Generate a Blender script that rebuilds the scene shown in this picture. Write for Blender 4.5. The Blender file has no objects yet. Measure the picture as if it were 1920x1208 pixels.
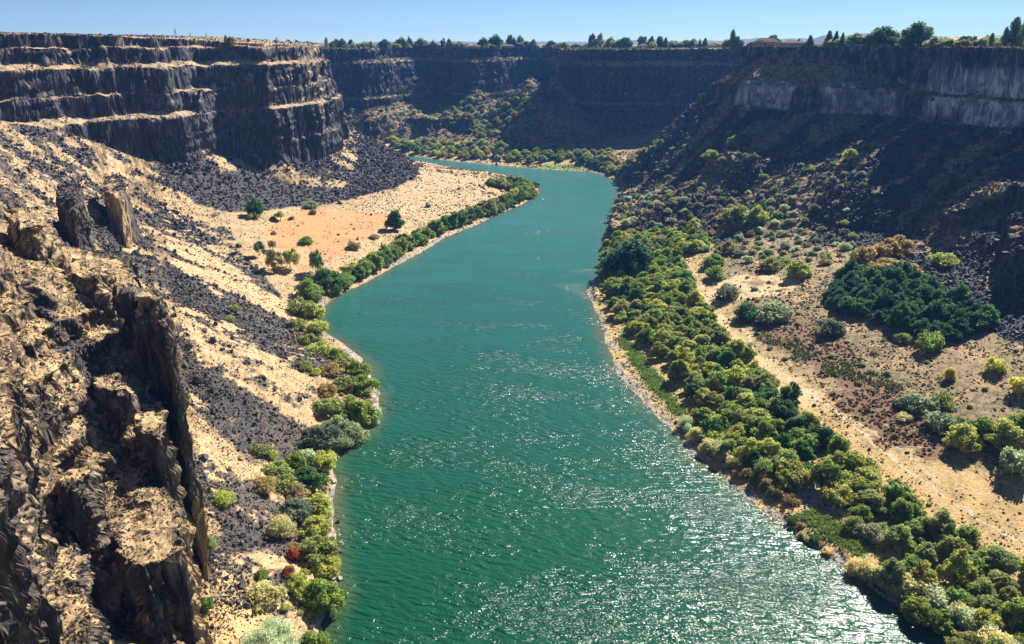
import bpy, math, random, time
import numpy as np
from mathutils import Vector
T0 = time.time()
rng = np.random.default_rng(7)
random.seed(7)
F = 1500.0; HC = 148.0; PIT = math.atan((604-80)/F)
CP, SP = math.cos(PIT), math.sin(PIT)
NCOL, NROW = 1700, 1500
SKY_STRENGTH, HAZE, EXPO = .052, .00007, 1.0
f32 = np.float32

# ------------------------------------------------------------------ noise
_T2 = rng.random((512, 512)).astype(f32)
_T3 = rng.random((64, 64, 64)).astype(f32)
def n2(x, y, s=0):
    x = x + s*37.31; y = y + s*91.7
    xi = np.floor(x); yi = np.floor(y); fx = x-xi; fy = y-yi
    fx = fx*fx*(3-2*fx); fy = fy*fy*(3-2*fy)
    xi = xi.astype(np.int32); yi = yi.astype(np.int32)
    x0 = xi & 511; x1 = (xi+1) & 511; y0 = yi & 511; y1 = (yi+1) & 511
    a = _T2[x0, y0]; b = _T2[x1, y0]; c = _T2[x0, y1]; d = _T2[x1, y1]
    return ((a+(b-a)*fx)*(1-fy)+(c+(d-c)*fx)*fy)*2-1
def n3(x, y, z, s=0):
    x = x+s*7.3; y = y+s*3.9; z = z+s*5.7
    xi = np.floor(x); yi = np.floor(y); zi = np.floor(z)
    fx = x-xi; fy = y-yi; fz = z-zi
    fx = fx*fx*(3-2*fx); fy = fy*fy*(3-2*fy); fz = fz*fz*(3-2*fz)
    xi = xi.astype(np.int32); yi = yi.astype(np.int32); zi = zi.astype(np.int32)
    r = 0
    for i in (0, 1):
        for j in (0, 1):
            for k in (0, 1):
                w = (fx if i else 1-fx)*(fy if j else 1-fy)*(fz if k else 1-fz)
                r = r+w*_T3[(xi+i) & 63, (yi+j) & 63, (zi+k) & 63]
    return r*2-1
def fb2(x, y, o=3, s=0):
    r = 0; a = 1.0; t = 0
    for i in range(o):
        r = r+a*n2(x*2**i, y*2**i, s+i*5); t += a; a *= .5
    return r/t
def chopn(x, y, s=0):
    v = n2(x, y, s)*2.5; f = np.floor(v); return (f+np.clip((v-f-.4)/.2, 0, 1))/2.5
def S(t):
    t = np.clip(t, 0, 1); return t*t*(3-2*t)

# ------------------------------------------------------------------ camera geometry: rays used to trace the survey lines
def ray(px, py):
    cx = (np.asarray(px, float)-960)/F; cy = (604-np.asarray(py, float))/F
    return cx, CP+cy*SP, -SP+cy*CP
def P(px, py, z=0.0):
    dx, dy, dz = ray(px, py); t = (z-HC)/dz
    return (float(dx*t), float(dy*t), float(z))
def pl(lst):
    out = []
    for e in lst:
        if e[0] == 'w': out.append((float(e[1]), float(e[2]), float(e[3]) if len(e) > 3 else 0.0))
        else: out.append(P(*e))
    return np.array(out)

# river banks, toe lines, wall feet
bankL = pl([('w', -34, -60), ('w', -42, 60), ('w', -46, 120), (597, 1208), (604, 1175), (634, 1112), (630, 1060), (630, 1000), (624, 940), (632, 900), (624, 870), (650, 838), (690, 806), (706, 780), (710, 740), (694, 692), (652, 650), (612, 625), (598, 600), (606, 574), (640, 550), (700, 524), (760, 490), (830, 449), (880, 428), (930, 405), (985, 380), (1012, 362), (1008, 348), (970, 334), (920, 323), (860, 317), (800, 305), (770, 301), ('w', -330, 1105), ('w', -760, 1160)])
bankR = pl([('w', -760, 1210), ('w', -330, 1150), (768, 293), (800, 297), (850, 303), (905, 308), (960, 313), (1000, 317), (1060, 320), (1110, 322), (1135, 330), (1165, 345), (1158, 375), (1150, 400), (1136, 440), (1130, 480), (1117, 530), (1100, 548), (1118, 590), (1135, 640), (1160, 700), (1200, 745), (1250, 800), (1300, 855), (1350, 890), (1410, 940), (1480, 990), (1556, 1040), (1634, 1100), (1722, 1160), (1800, 1208), ('w', 122, 120), ('w', 132, 40), ('w', 140, -60)])
river = np.vstack([bankL, bankR])[:, :2]
toeL = pl([('w', -36, -60, 2), ('w', -46, 60, 2), ('w', -50, 120, 2), (575, 1208, 2), (600, 1110, 2), (598, 1000, 2), (600, 900, 2), (620, 850, 2), (660, 790, 2), (680, 740, 2), (660, 695, 2), (610, 660, 2), (575, 630, 2.5), (550, 590, 3), (520, 548, 4), (490, 520, 6), (450, 485, 8), (430, 445, 10), (440, 408, 12), (500, 397, 10), (560, 392, 9), (640, 378, 8), (700, 362, 8), (750, 350, 7), (785, 332, 6), (792, 312, 5), (765, 304, 3), ('w', -340, 1085, 4), ('w', -760, 1140, 4)])
wallL = pl([('w', -225, -60, 100), ('w', -250, 130, 104), ('w', -320, 300, 104), ('w', -436, 440, 104), ('w', -420, 505, 101), (0, 226, 98), (130, 250, 85.5), (190, 270, 75), (240, 290, 65), (300, 302, 57), (362, 305, 53), (398, 292, 56), (440, 290, 52), (480, 295, 48), (520, 304, 44), (560, 305, 40), (605, 300, 38), (640, 285, 40), (655, 262, 46), (656, 240, 53), ('w', -210, 1010, 50), ('w', -400, 1080, 50), ('w', -780, 1130, 50)])
toeF = pl([('w', -780, 1250, 8), ('w', -330, 1200, 10), (690, 264, 12), (760, 264, 12), (820, 264, 11), (880, 267, 10), (940, 270, 8), (1000, 277, 6), (1040, 283, 5), (1130, 288, 4), (1250, 286, 4), ('w', 330, 1120, 4), ('w', 420, 1120, 5)])
wallF = pl([('w', -800, 1330, 55), (560, 215, 50), (660, 206, 52), (700, 206, 52), (735, 200, 53), (775, 188, 55), (800, 184, 56), (850, 190, 56), (900, 192, 56), (955, 184, 58), (985, 174, 61), (1008, 174, 60), (1017, 196, 50), (1020, 230, 33), (1018, 268, 9), (1060, 276, 7), (1130, 280, 6), (1250, 279, 6), (1400, 277, 8), ('w', 800, 1180, 20)])
toeR = pl([('w', 420, 1110, 5), ('w', 300, 1060, 4), ('w', 190, 985, 3), (1190, 303, 3), (1172, 338, 2), (1166, 375, 3), (1160, 400, 3), (1150, 430, 3), (1185, 438, 4), (1240, 450, 5), (1330, 470, 7), (1450, 488, 8), (1560, 505, 9), (1640, 560, 9), (1740, 630, 9), (1830, 680, 9), (1920, 722, 9), (2100, 800, 9), ('w', 240, 120, 9), ('w', 240, -60, 9)])
wallR = pl([('w', 800, 1130, 30), ('w', 460, 960, 60), ('w', 300, 905, 80), ('w', 224, 862, 92), (1338, 186, 94), (1400, 205, 90), (1450, 205, 90), (1550, 218, 88), (1650, 214, 90), (1750, 230, 92), (1850, 235, 94), (1920, 236, 96), (2100, 240, 100), (2400, 262, 104), ('w', 430, 150, 104), ('w', 440, -60, 104)])
platL = np.vstack([wallL[:, :2], [(-900, 1130), (-900, -60)]])
platF = np.vstack([wallF[:, :2], [(900, 1180), (900, 2200), (-900, 2200), (-900, 1330)]])
platR = np.vstack([wallR[:, :2], [(900, -60), (900, 1130)]])
slopeLp = np.vstack([toeL[:, :2], [(-900, 1140), (-900, -60)]])
slopeFp = np.vstack([toeF[:, :2], [(900, 1120), (900, 2200), (-900, 2200), (-900, 1250)]])
slopeRp = np.vstack([toeR[:, :2], [(900, -60), (900, 1110)]])

RS = 2.5; X0, X1, Y0, Y1 = -780, 780, -60, 1800
gx = np.arange(X0, X1+RS, RS, dtype=f32); gy = np.arange(Y0, Y1+RS, RS, dtype=f32)
GX, GY = np.meshgrid(gx, gy, indexing='ij')
def pdist(X, Y, poly, closed=False):
    """distance to a polyline and the z of the nearest point on it"""
    best = np.full(X.shape, 1e9, f32); zb = np.zeros(X.shape, f32)
    n = len(poly); has_z = poly.shape[1] > 2
    for i in range(n if closed else n-1):
        a = poly[i]; b = poly[(i+1) % n]
        dx, dy = b[0]-a[0], b[1]-a[1]; L = dx*dx+dy*dy+1e-9
        t = np.clip(((X-a[0])*dx+(Y-a[1])*dy)/L, 0, 1)
        d = (X-a[0]-t*dx)**2+(Y-a[1]-t*dy)**2
        m = d < best; best = np.where(m, d, best)
        if has_z: zb = np.where(m, a[2]+t*(b[2]-a[2]), zb)
    return np.sqrt(best).astype(f32), zb.astype(f32)
def inside(X, Y, poly):
    r = np.zeros(X.shape, bool); n = len(poly)
    for i in range(n):
        a = poly[i]; b = poly[(i+1) % n]
        if a[1] == b[1]: continue
        c = (a[1] > Y) != (b[1] > Y)
        r ^= c & (X < (b[0]-a[0])*(Y-a[1])/(b[1]-a[1])+a[0])
    return r
def sdf(X, Y, poly):
    d, _ = pdist(X, Y, poly[:, :2], True)
    return np.where(inside(X, Y, poly), d, -d).astype(f32)
def samp(R, x, y):
    u = np.clip((x-X0)/RS, 0, R.shape[0]-1.001); v = np.clip((y-Y0)/RS, 0, R.shape[1]-1.001)
    i = u.astype(np.int32); j = v.astype(np.int32); a = (u-i).astype(f32); b = (v-j).astype(f32)
    return (R[i, j]*(1-a)+R[i+1, j]*a)*(1-b)+(R[i, j+1]*(1-a)+R[i+1, j+1]*a)*b

sdRiver = sdf(GX, GY, river)
sdPL, sdPF, sdPR = sdf(GX, GY, platL), sdf(GX, GY, platF), sdf(GX, GY, platR)
dTL, zTL = pdist(GX, GY, toeL); dTF, zTF = pdist(GX, GY, toeF); dTR, zTR = pdist(GX, GY, toeR)
_, zWL = pdist(GX, GY, wallL); _, zWF = pdist(GX, GY, wallF); _, zWR = pdist(GX, GY, wallR)
inL = inside(GX, GY, slopeLp); inF = inside(GX, GY, slopeFp); inR = inside(GX, GY, slopeRp)
def side(dT, zT, ins, sdP, zW, p):
    dW = np.abs(sdP); r = dT/(dT+dW+1e-3)
    up = zT+(zW-zT)*r**p
    up = np.where(sdP > 0, zW, up)
    dB = np.maximum(-sdRiver, 0); s = dB/(dB+dT+1e-3)
    fl = 1.0+(zT-1.0)*s**.8
    return np.where(ins, up, fl)
GLs = side(dTL, zTL, inL, sdPL, zWL, 1.0)
GLs = np.where(inL, np.maximum(GLs, np.minimum(zTL+.53*dTL, np.minimum(zWL, 80))), GLs)
GFs = side(dTF, zTF, inF, sdPF, zWF, .9)
GRs = side(dTR, zTR, inR, sdPR, zWR, 1.12)
# which side a cell belongs to
dL = np.where(inL, 0, dTL); dFf = np.where(inF, 0, dTF); dRr = np.where(inR, 0, dTR)
sec = np.argmin(np.stack([dL, dFf, dRr]), 0)
both = inF & inR
sec = np.where(both, np.where(sdPF > sdPR, 1, 2), sec)
G = np.choose(sec, [GLs, GFs, GRs]).astype(f32)
G = np.where(sdRiver > 0, 0.8, G)
for _ in range(2):                                  # soften creases of the survey
    Gp = np.pad(G, 1, mode='edge'); G = (Gp[:-2, 1:-1]+Gp[2:, 1:-1]+Gp[1:-1, :-2]+Gp[1:-1, 2:]+2*G)/6
G = G.astype(f32)

# upper slopes above the near cliffs: thin plate through surveyed points
Upts = pl([(360, 1200, 40), (200, 1208, 38), (172, 1150, 40), (170, 1010, 46), (345, 960, 50), (250, 880, 54), (0, 1200, 68), (0, 1050, 71), (0, 900, 76), (0, 860, 78), (0, 760, 81), (0, 700, 83), (0, 650, 85), (0, 560, 92), (0, 450, 97), (0, 350, 99), (0, 285, 99), (0, 240, 96),
 (100, 1200, 58), (100, 1050, 63), (100, 900, 69), (100, 860, 71), (100, 760, 75), (100, 700, 78), (100, 650, 81), (100, 560, 88), (100, 450, 92), (100, 350, 93), (100, 270, 89), (100, 240, 85), (60, 280, 94),
 (150, 850, 66), (200, 760, 68), (200, 700, 72), (200, 650, 77), (200, 560, 84), (250, 750, 65), (280, 740, 64), (290, 560, 82), (200, 450, 80), (236, 440, 71), (215, 380, 68), (170, 322, 70), (130, 340, 84), (132, 263, 80),
 (-150, 240, 100), (-150, 450, 106), (-150, 700, 97), (-150, 1000, 84), (-150, 1208, 78), (0, 1400, 60), (300, 1400, 30), ('w', -60, 20, 40), ('w', -60, -60, 40), ('w', -150, 0, 85), ('w', -420, 640, 100)])
def tps(pts, X, Y):
    n = len(pts); sc = 100.0
    A = pts[:, :2]/sc; d = np.hypot(A[:, None, 0]-A[None, :, 0], A[:, None, 1]-A[None, :, 1])
    K = np.where(d > 0, d*d*np.log(d+1e-9), 0)+np.eye(n)*.01
    Pm = np.hstack([np.ones((n, 1)), A]); M = np.block([[K, Pm], [Pm.T, np.zeros((3, 3))]])
    w = np.linalg.solve(M, np.concatenate([pts[:, 2], [0, 0, 0]]))
    X = X/sc; Y = Y/sc; r = w[n]+w[n+1]*X+w[n+2]*Y
    for i in range(n):
        q = (X-A[i, 0])**2+(Y-A[i, 1])**2; r = r+w[i]*.5*q*np.log(q+1e-12)
    return r.astype(f32)
U = np.clip(tps(Upts, GX, GY), 20, 118)
nearE = pl([('w', -54, -60), ('w', -58, 60), ('w', -64, 105), (368, 1250, 34), (352, 1100, 44), (350, 1020, 50), (352, 950, 53), (322, 880, 55), (318, 800, 62), (318, 720, 68), (312, 640, 78), (306, 590, 82), (290, 548, 81), (262, 500, 75), (236, 440, 70), (216, 392, 67), (176, 322, 69), (135, 264, 79)])
nearP = np.vstack([nearE[:, :2], [(-330, 640), (-520, 700), (-800, 700), (-800, -60)]])
sdNear = sdf(GX, GY, nearP)

# flat-topped rock blocks of the near cliffs: outline of the top and its height
def blk(z, w, pts, dz=0): return (np.array([P(x, y, z)[:2] for x, y in pts]), z, w)
blocks = [
 blk(54, .8, [(192, 965), (215, 930), (262, 905), (305, 905), (338, 940), (350, 990), (338, 1030), (305, 1050), (262, 1060), (212, 1040), (198, 1000)]),
 blk(64, 1.0, [(212, 800), (235, 760), (262, 735), (300, 745), (318, 800), (300, 835), (262, 808), (235, 812)]),
 blk(82.2, .8, [(246, 606), (262, 575), (306, 566), (318, 600), (318, 640), (300, 612), (270, 604)]),
 blk(87.6, .8, [(262, 556), (270, 540), (296, 540), (302, 560), (285, 566)]),
 blk(91, .8, [(118, 514), (130, 492), (178, 489), (196, 510), (190, 524), (150, 518)]),
 blk(69, 1.0, [(100, 905), (118, 868), (160, 850), (182, 868), (172, 905), (150, 918), (122, 912)]),
 blk(73, 1.0, [(160, 715), (182, 700), (215, 690), (238, 700), (242, 730), (215, 742), (190, 735)]),
 blk(87, 1.2, [(205, 520), (225, 512), (258, 520), (262, 545), (235, 548), (212, 538)]),
 blk(96, 1.2, [(100, 352), (120, 338), (150, 340), (152, 372), (128, 380), (104, 372)]),
 blk(71, 1.2, [(192, 338), (212, 322), (232, 330), (240, 360), (222, 372), (200, 362)]),
 blk(60, .8, [(-60, 1300), (186, 1225), (174, 1130), (152, 1060), (132, 960), (108, 900), (80, 885), (40, 900), (0, 960), (-60, 1000)]),
 blk(100, 1.2, [(10, 402), (40, 388), (90, 392), (100, 420), (70, 432), (30, 428)]),
 blk(90, 1.0, [(-200, 520), (-40, 540), (2, 590), (14, 660), (22, 760), (24, 880), (8, 960), (-60, 1050), (-250, 1100)]),
]
# right and far rock blocks
blocks += [
 blk(40, 2.5, [(690, 228), (740, 221), (800, 224), (850, 220), (885, 224), (900, 212), (840, 198), (700, 202), (670, 212)]),
 blk(11, 1.2, [(1152, 378), (1166, 356), (1215, 352), (1240, 392), (1205, 415), (1148, 428), (1140, 415)]),
 blk(13, 2.0, [(1165, 322), (1185, 300), (1235, 300), (1230, 330), (1190, 340)]),
]
CONES = [(-184, 1462, 116, .80), (72, 1222, 112, .74), (30, 1330, 96, .6), (216, 868, 112, .80), (-300, 1300, 84, .8), (-60, 1365, 80, .7)]
NO_BLUFF = False
ridges = []                                             # outline, rise above the slope, edge width
def ramp(t): return np.clip(t, 0, 1)
def flow(sd, off, w, dz): return dz*ramp((sd-off)/w)
def height(x, y, full=False):
    x = x.astype(f32); y = y.astype(f32)
    a = fb2(x/34, y/34, 3, 1); b = fb2(x/34, y/34, 3, 2)
    c = fb2(x/7, y/7, 3, 3); d = fb2(x/7, y/7, 3, 4)
    col = n2(x/2.3, y/2.3, 9)
    wx = 7*a+2.0*c; wy = 7*b+2.0*d
    r = np.sqrt(x*x+y*y)
    bank = samp(sdRiver, x+1.2*c+1.5*a, y+1.2*d+1.5*b)
    g = samp(G, x+2*a, y+2*b)
    big = fb2(x/45, y/45, 3, 11); med = fb2(x/13, y/13, 3, 12); fin = fb2(x/3.2, y/3.2, 2, 13)
    sl = S((g-10)/18)                                    # on the slopes
    right = S((x-60-0*y)/60)*(y < 1010)
    far = (y > 1000)
    g = g+sl*(big*(2.2+2.6*right+3*far)*(1-.5*right*S((g-40)/30))+med*(1.1+2.1*right+2.0*far)*(1-.25*right*S((g-45)/30)))+fin*(.28+.35*sl*(1+right))+med*.35
    # near cliffs
    sn = samp(sdNear, x+.35*wx, y+.35*wy)+.6*col+3.4*fb2(x/12, y/12, 3, 24)+1.6*np.abs(n2(x/5, y/5, 26))-1.5
    u = samp(U, x, y)-13*S((r-300)/110)*S((62-samp(sdNear, x, y))/40)-5*S((r-215)/90)*S((640-r)/100)+3.4*fb2(x/19, y/19, 4, 21)+.9*fin+.5*col
    st = 6.0; uu = (u+3*fb2(x/38, y/38, 2, 22))/st
    q = np.floor(uu); fr = uu-q; soft = S((fb2(x/30, y/30, 2, 23)+.15)/.35)
    terr = (q+ramp((fr-.70)/.2)*.72+fr*.28)*st-3*fb2(x/38, y/38, 2, 22)
    u2 = u*(1-soft*.85)+terr*soft*.85
    if NO_BLUFF: u2 = u2*0-9
    tn = ramp((sn+.2+.8*n2(x/1.1, y/1.1, 27))/3.4)
    z = np.where(u2 > g, g+(u2-g)*tn, g)
    # rock blocks
    for k, (poly, zt, w) in enumerate([] if NO_BLUFF else blocks):
        x0, y0 = poly.min(0)-6; x1, y1 = poly.max(0)+6
        m = (x > x0) & (x < x1) & (y > y0) & (y < y1)
        if not m.any(): continue
        s = .35 if w < 1.5 else 1.0
        xs = x[m]+s*4.0*c[m]+s*1.2*col[m]; ys = y[m]+s*4.0*d[m]-s*1.2*col[m]
        sd = sdf(xs, ys, poly)
        top = zt+1.6*med[m]*w+.8*fin[m]+.5*col[m]+(1.5 if w > 1.5 else .3)*c[m]
        zz = z[m]; t = ramp(sd/(1.6*w)+.3)
        z[m] = np.where(top > zz, zz+(top-zz)*t, zz)
    for poly, hh, w in ridges:
        x0, y0 = poly.min(0)-6; x1, y1 = poly.max(0)+6
        m = (x > x0) & (x < x1) & (y > y0) & (y < y1)
        if m.any():
            sd = sdf(x[m]+3*c[m]+.6*col[m], y[m]+3*d[m], poly); z[m] = z[m]+hh*S(sd/w+.2)*(.8+.3*med[m])
    # walls
    yy = y
    def pn(k, sc=26, amp=1): return amp*fb2(x/sc, y/sc, 3, 40+k)
    s = samp(sdPL, x+5*a+1.2*c, y+5*b+1.2*d)+.35*col+.8*chopn(x/6, y/6, 48)
    rimL = np.interp(x, [-520, -400, -340, -300, -250, -200, -165], [156, 155, 153.5, 151.5, 148, 145.5, 143]).astype(f32)
    def wd(xs, ws): return np.interp(x, xs, ws).astype(f32)
    def md(k, lo=.25): lo = .35+.65*lo; return lo+(1-lo)*S(pn(k, 22, 1)*2.2+.55)
    a1 = wd([-300, -240, -200, -165], [.3, .3, 1.5, 2.5])*md(1)
    a2 = wd([-345, -325, -276, -266, -240, -222, -165], [14, 13, 12, 1.5, 2.5, 7, 7])*md(2, .6)
    a3 = wd([-340, -268, -250, -205, -190, -165], [4, 4, 1, 1, 8, 9])*md(3, .1)
    a4 = wd([-420, -260, -235, -165], [13, 12, 7, 10])*md(4, .6)
    a5 = wd([-420, -250, -200], [9, 7, 3])*md(5, .3)
    o = s-1.2*fb2(x/5, y/5, 2, 47)
    prof = 38+flow(o, 0, 3, 24); e = 2.6
    prof = prof+flow(o, e, a1+.5, .6*a1); e = e+a1
    prof = prof+flow(o, e, 3.4, 28); e = e+3.2
    prof = prof+flow(o, e, a2+.5, .45*a2); e = e+a2
    prof = prof+flow(o, e, 2.6, 18-.45*a2+2.5*pn(6, 14)); e = e+2.4
    prof = prof+flow(o, e, a3+.5, .5*a3); e = e+a3
    prof = prof+flow(o, e, 3, 20-.5*a3); e = e+2.8
    prof = prof+flow(o, e, a4+.5, .45*a4); e = e+a4
    prof = prof+flow(o, e, 2.6, 15-.45*a4); e = e+2.4
    prof = prof+flow(o, e, a5+.5, .3*a5); e = e+a5
    prof = prof+flow(o, e, 2.5, 40)
    prof = np.minimum(prof, rimL+.6*med)
    z = np.where((s > 0) & (prof > z), prof, z)
    s2 = samp(sdPF, x+wx*1.2, y+wy*1.2)+.9*col
    rimF = 139.2+.5*med+1.5*S((x-150)/200)
    prof = (0+flow(s2, 0, 7, 66)+flow(s2, 7, 7, 3)+flow(s2, 14+pn(6, 60, 9), 6, 48)+flow(s2, 20+pn(6, 60, 9), 8, 6)+flow(s2, 30+pn(7, 60, 6), 5, 30))
    prof = np.minimum(prof, rimF)
    z = np.where((s2 > 0) & (prof > z), prof, z)
    s3 = samp(sdPR, x+wx, y+wy)+.7*col
    rimR = 144.6+.4*med
    apr = np.clip(np.interp(np.sqrt((x-230)**2+(y-745)**2), [0, 60, 110], [1, 1, 0]), 0, 1).astype(f32)
    n6 = pn(8, 34, 1)
    off = 4+26*apr+9*S(n6*2)
    prof = (60+flow(s3, 0, 3, 50)+flow(s3, 3, off, 2+24*apr+6*S(n6*2))+flow(s3, 4+off*.92, 4.5, 60))
    prof = np.minimum(prof, rimR)
    z = np.where((s3 > 0) & (prof > z), prof, z)
    # cones of rubble banked against the far walls
    for ax_, ay_, az_, k_ in CONES:
        m = (np.abs(x-ax_) < 130) & (y > ay_-150) & (y < ay_+60)
        if m.any():
            dd = np.hypot((x[m]-ax_)*1.35+6*c[m], (y[m]-ay_)*.9+6*d[m]); zc_ = az_-k_*dd+2.5*med[m]+1.0*fin[m]
            z[m] = np.maximum(z[m], np.minimum(zc_, z[m]+60))
    # banks and river bed
    z = np.where(bank > 0, -np.minimum(bank*.22, 5)-.1+.0*z, np.maximum(z*S(-bank/7+.12), .05+(-bank)*.16))
    return z
print('fields', time.time()-T0)

def hit(px, py, r1=1650, n=2600):
    """where the line of sight through a point of the survey meets the land"""
    px = np.atleast_1d(np.asarray(px, float)); py = np.atleast_1d(np.asarray(py, float))
    dx, dy, dz = ray(px, py); dx = dx+0*dy
    rr = 60*(r1/60)**(np.arange(n)/(n-1))
    out = np.full((len(px), 3), np.nan)
    for i0 in range(0, len(px), 400):
        sl = slice(i0, i0+400)
        X = rr[None]*(dx[sl]/dy[sl])[:, None]; Y = rr[None]*np.ones_like(X); Z = HC+rr[None]*(dz[sl]/dy[sl])[:, None]
        hgt = np.maximum(height(X, Y), 0)
        bel = Z <= hgt; k = bel.argmax(1); ok = bel.any(1); ii = np.arange(len(k))
        q = out[sl]; q[ok] = np.stack([X[ii, k], Y[ii, k], hgt[ii, k]], 1)[ok]; out[sl] = q
    return out

for rp, hh, w in [([(1700, 478), (1745, 450), (1800, 430), (1850, 408), (1930, 392), (2050, 385), (2050, 330), (1930, 350), (1830, 382), (1765, 425)], 13, 4),
                  ([(1866, 562), (1930, 552), (2040, 530), (2050, 440), (1930, 452), (1872, 475)], 24, 3),
                  ([(1322, 318), (1345, 300), (1390, 296), (1420, 305), (1430, 330), (1390, 345), (1345, 340)], 8, 4),
                  ([(1690, 610), (1700, 560), (1760, 520), (1790, 540), (1770, 590)], 5, 6)]:
    h_ = hit([p[0] for p in rp], [p[1] for p in rp]); h_ = h_[~np.isnan(h_[:, 0])]
    ridges.append((h_[:, :2], hh, w))
print('ridge z', [tuple(np.round(r[0].mean(0))) for r in ridges])
# ------------------------------------------------------------------ zones of ground cover (outlines surveyed on the land)
def zone(pts):
    h = hit([p[0] for p in pts], [p[1] for p in pts])
    h = h[~np.isnan(h[:, 0])]
    return sdf(GX, GY, h[:, :2])
Z = {}
Z['sand'] = zone([(500, 425), (560, 398), (640, 396), (720, 400), (760, 402), (720, 425), (690, 450), (640, 480), (600, 500), (560, 512), (520, 470), (505, 450)])
Z['sand2'] = zone([(790, 322), (850, 325), (915, 345), (900, 375), (840, 400), (760, 405), (660, 395), (700, 378), (770, 358)])
NO_BLUFF = True
Z['tal'] = zone([(146, 266), (190, 296), (240, 318), (300, 335), (360, 340), (420, 320), (470, 320), (530, 338), (590, 352), (640, 352), (668, 318), (672, 262), (690, 258), (740, 285), (786, 312), (782, 332), (740, 352), (690, 366), (640, 378), (560, 388), (480, 398), (420, 398), (350, 370), (270, 330), (200, 300)])
Z['t1'] = zone([(190, 340), (240, 395), (262, 440), (330, 500), (400, 545), (470, 585), (540, 650), (590, 740), (560, 790), (500, 720), (420, 660), (340, 600), (296, 530), (250, 470), (205, 400)])
NO_BLUFF = False
Z['t2'] = zone([(335, 672), (400, 690), (470, 740), (520, 800), (510, 850), (470, 860), (420, 810), (370, 740)])
Z['t3'] = zone([(366, 925), (420, 930), (480, 975), (510, 1020), (480, 1050), (430, 1030), (375, 985)])
Z['t4'] = zone([(262, 395), (330, 410), (400, 440), (470, 480), (520, 540), (500, 545), (420, 490), (330, 440)])
Z['n1'] = zone([(30, 555), (75, 560), (120, 600), (165, 640), (195, 690), (190, 735), (150, 700), (110, 660), (70, 600)])
Z['n2'] = zone([(60, 760), (110, 765), (150, 800), (170, 835), (130, 830), (90, 800)])
Z['n3'] = zone([(140, 345), (190, 420), (240, 470), (262, 520), (230, 500), (180, 450), (140, 400)])
Z['rboul'] = zone([(1600, 470), (1700, 470), (1800, 500), (1870, 560), (1925, 570), (1925, 690), (1860, 650), (1800, 600), (1740, 560), (1650, 500)])
Z['rboul2'] = zone([(1560, 380), (1660, 380), (1700, 440), (1640, 470), (1600, 480), (1560, 440)])
Z['marsh'] = zone([(1410, 610), (1470, 590), (1560, 600), (1580, 640), (1620, 690), (1700, 740), (1760, 800), (1770, 850), (1700, 830), (1600, 760), (1520, 690), (1440, 650)])
Z['marsh2'] = zone([(1560, 740), (1640, 740), (1760, 790), (1790, 840), (1760, 870), (1650, 830), (1590, 790)])
Z['reed'] = zone([(1376, 590), (1440, 620), (1530, 670), (1620, 690), (1690, 720), (1660, 735), (1580, 715), (1500, 680), (1420, 635), (1380, 606)])
Z['lawn'] = zone([(1158, 612), (1188, 640), (1225, 690), (1265, 740), (1290, 770), (1270, 785), (1235, 750), (1195, 700), (1166, 650)])
Z['lawn2'] = zone([(1490, 965), (1530, 952), (1600, 985), (1640, 1030), (1620, 1055), (1560, 1020), (1500, 985)])
Z['lawn3'] = zone([(965, 311), (1100, 309), (1110, 318), (1060, 318), (1000, 316)])
Z['pale'] = zone([(1490, 925), (1530, 912), (1560, 940), (1590, 965), (1540, 965), (1500, 950)])
Z['pale2'] = zone([(1660, 1030), (1710, 1020), (1720, 1060), (1670, 1055)])
Z['pale3'] = zone([(585, 1150), (620, 1125), (650, 1122), (625, 1165), (600, 1180)])
Z['rsand'] = zone([(1310, 530), (1400, 515), (1500, 520), (1480, 550), (1400, 560), (1330, 570), (1400, 650), (1480, 700), (1540, 740), (1520, 770), (1440, 730), (1370, 660), (1310, 590)])
Z['field'] = zone([(1560, 780), (1700, 860), (1930, 900), (1930, 1060), (1800, 980), (1700, 920), (1600, 850)])
Z['grass1'] = zone([(360, 1060), (430, 1050), (480, 1090), (520, 1130), (500, 1180), (440, 1215), (350, 1215)])
paths = [
 hit([1325, 1375, 1400, 1412, 1402, 1430, 1480, 1540, 1600, 1680, 1760, 1840, 1925], [580, 604, 625, 650, 668, 690, 720, 752, 800, 865, 925, 975, 1020]),
 hit([1470, 1560, 1640, 1700, 1760], [705, 765, 815, 850, 905])]
print('zones', time.time()-T0)

# ------------------------------------------------------------------ the land, sampled finely where it is steep or near
ag = np.linspace(-45, 47, 2400); dens = (1+1.3*S((-20.5-ag)/3))*(.22+.78*S((37.5-np.abs(ag))/2.5)); cd = np.cumsum(dens)
azs = np.radians(np.interp(np.linspace(cd[0], cd[-1], NCOL), cd, ag)); tanz = np.tan(azs)
NR = 2500
yy = 45*(1700/45)**(np.arange(NR)/(NR-1))
cosz = np.cos(azs)
XX = (yy[None]*tanz[:, None]).astype(f32); YY = np.repeat(yy[None], NCOL, 0).astype(f32)
HH = np.empty_like(XX)
for i in range(0, NCOL, 250): HH[i:i+250] = height(XX[i:i+250], YY[i:i+250])
print('heights', time.time()-T0)
dh = np.abs(np.diff(HH, axis=1)); dr = np.diff(YY, axis=1); rm = .5*(YY[:, 1:]+YY[:, :-1])
hm = .5*(HH[:, 1:]+HH[:, :-1])
W = dh/rm+dr*np.maximum(HC-hm, 12)/rm**2+.22*dr/rm
W = np.where(hm < -.6, W*.04, W)
W = np.where(rm > 1540, W*.3, W)
lat = np.abs(np.diff(HH, axis=0, append=HH[-1:]))[:, 1:]/(rm*np.gradient(azs)[:, None].astype(f32))
W += .30*np.minimum(lat, 8)*dr/rm
W = np.minimum(W, 6*np.median(W, axis=1, keepdims=True)+.02)
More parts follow.
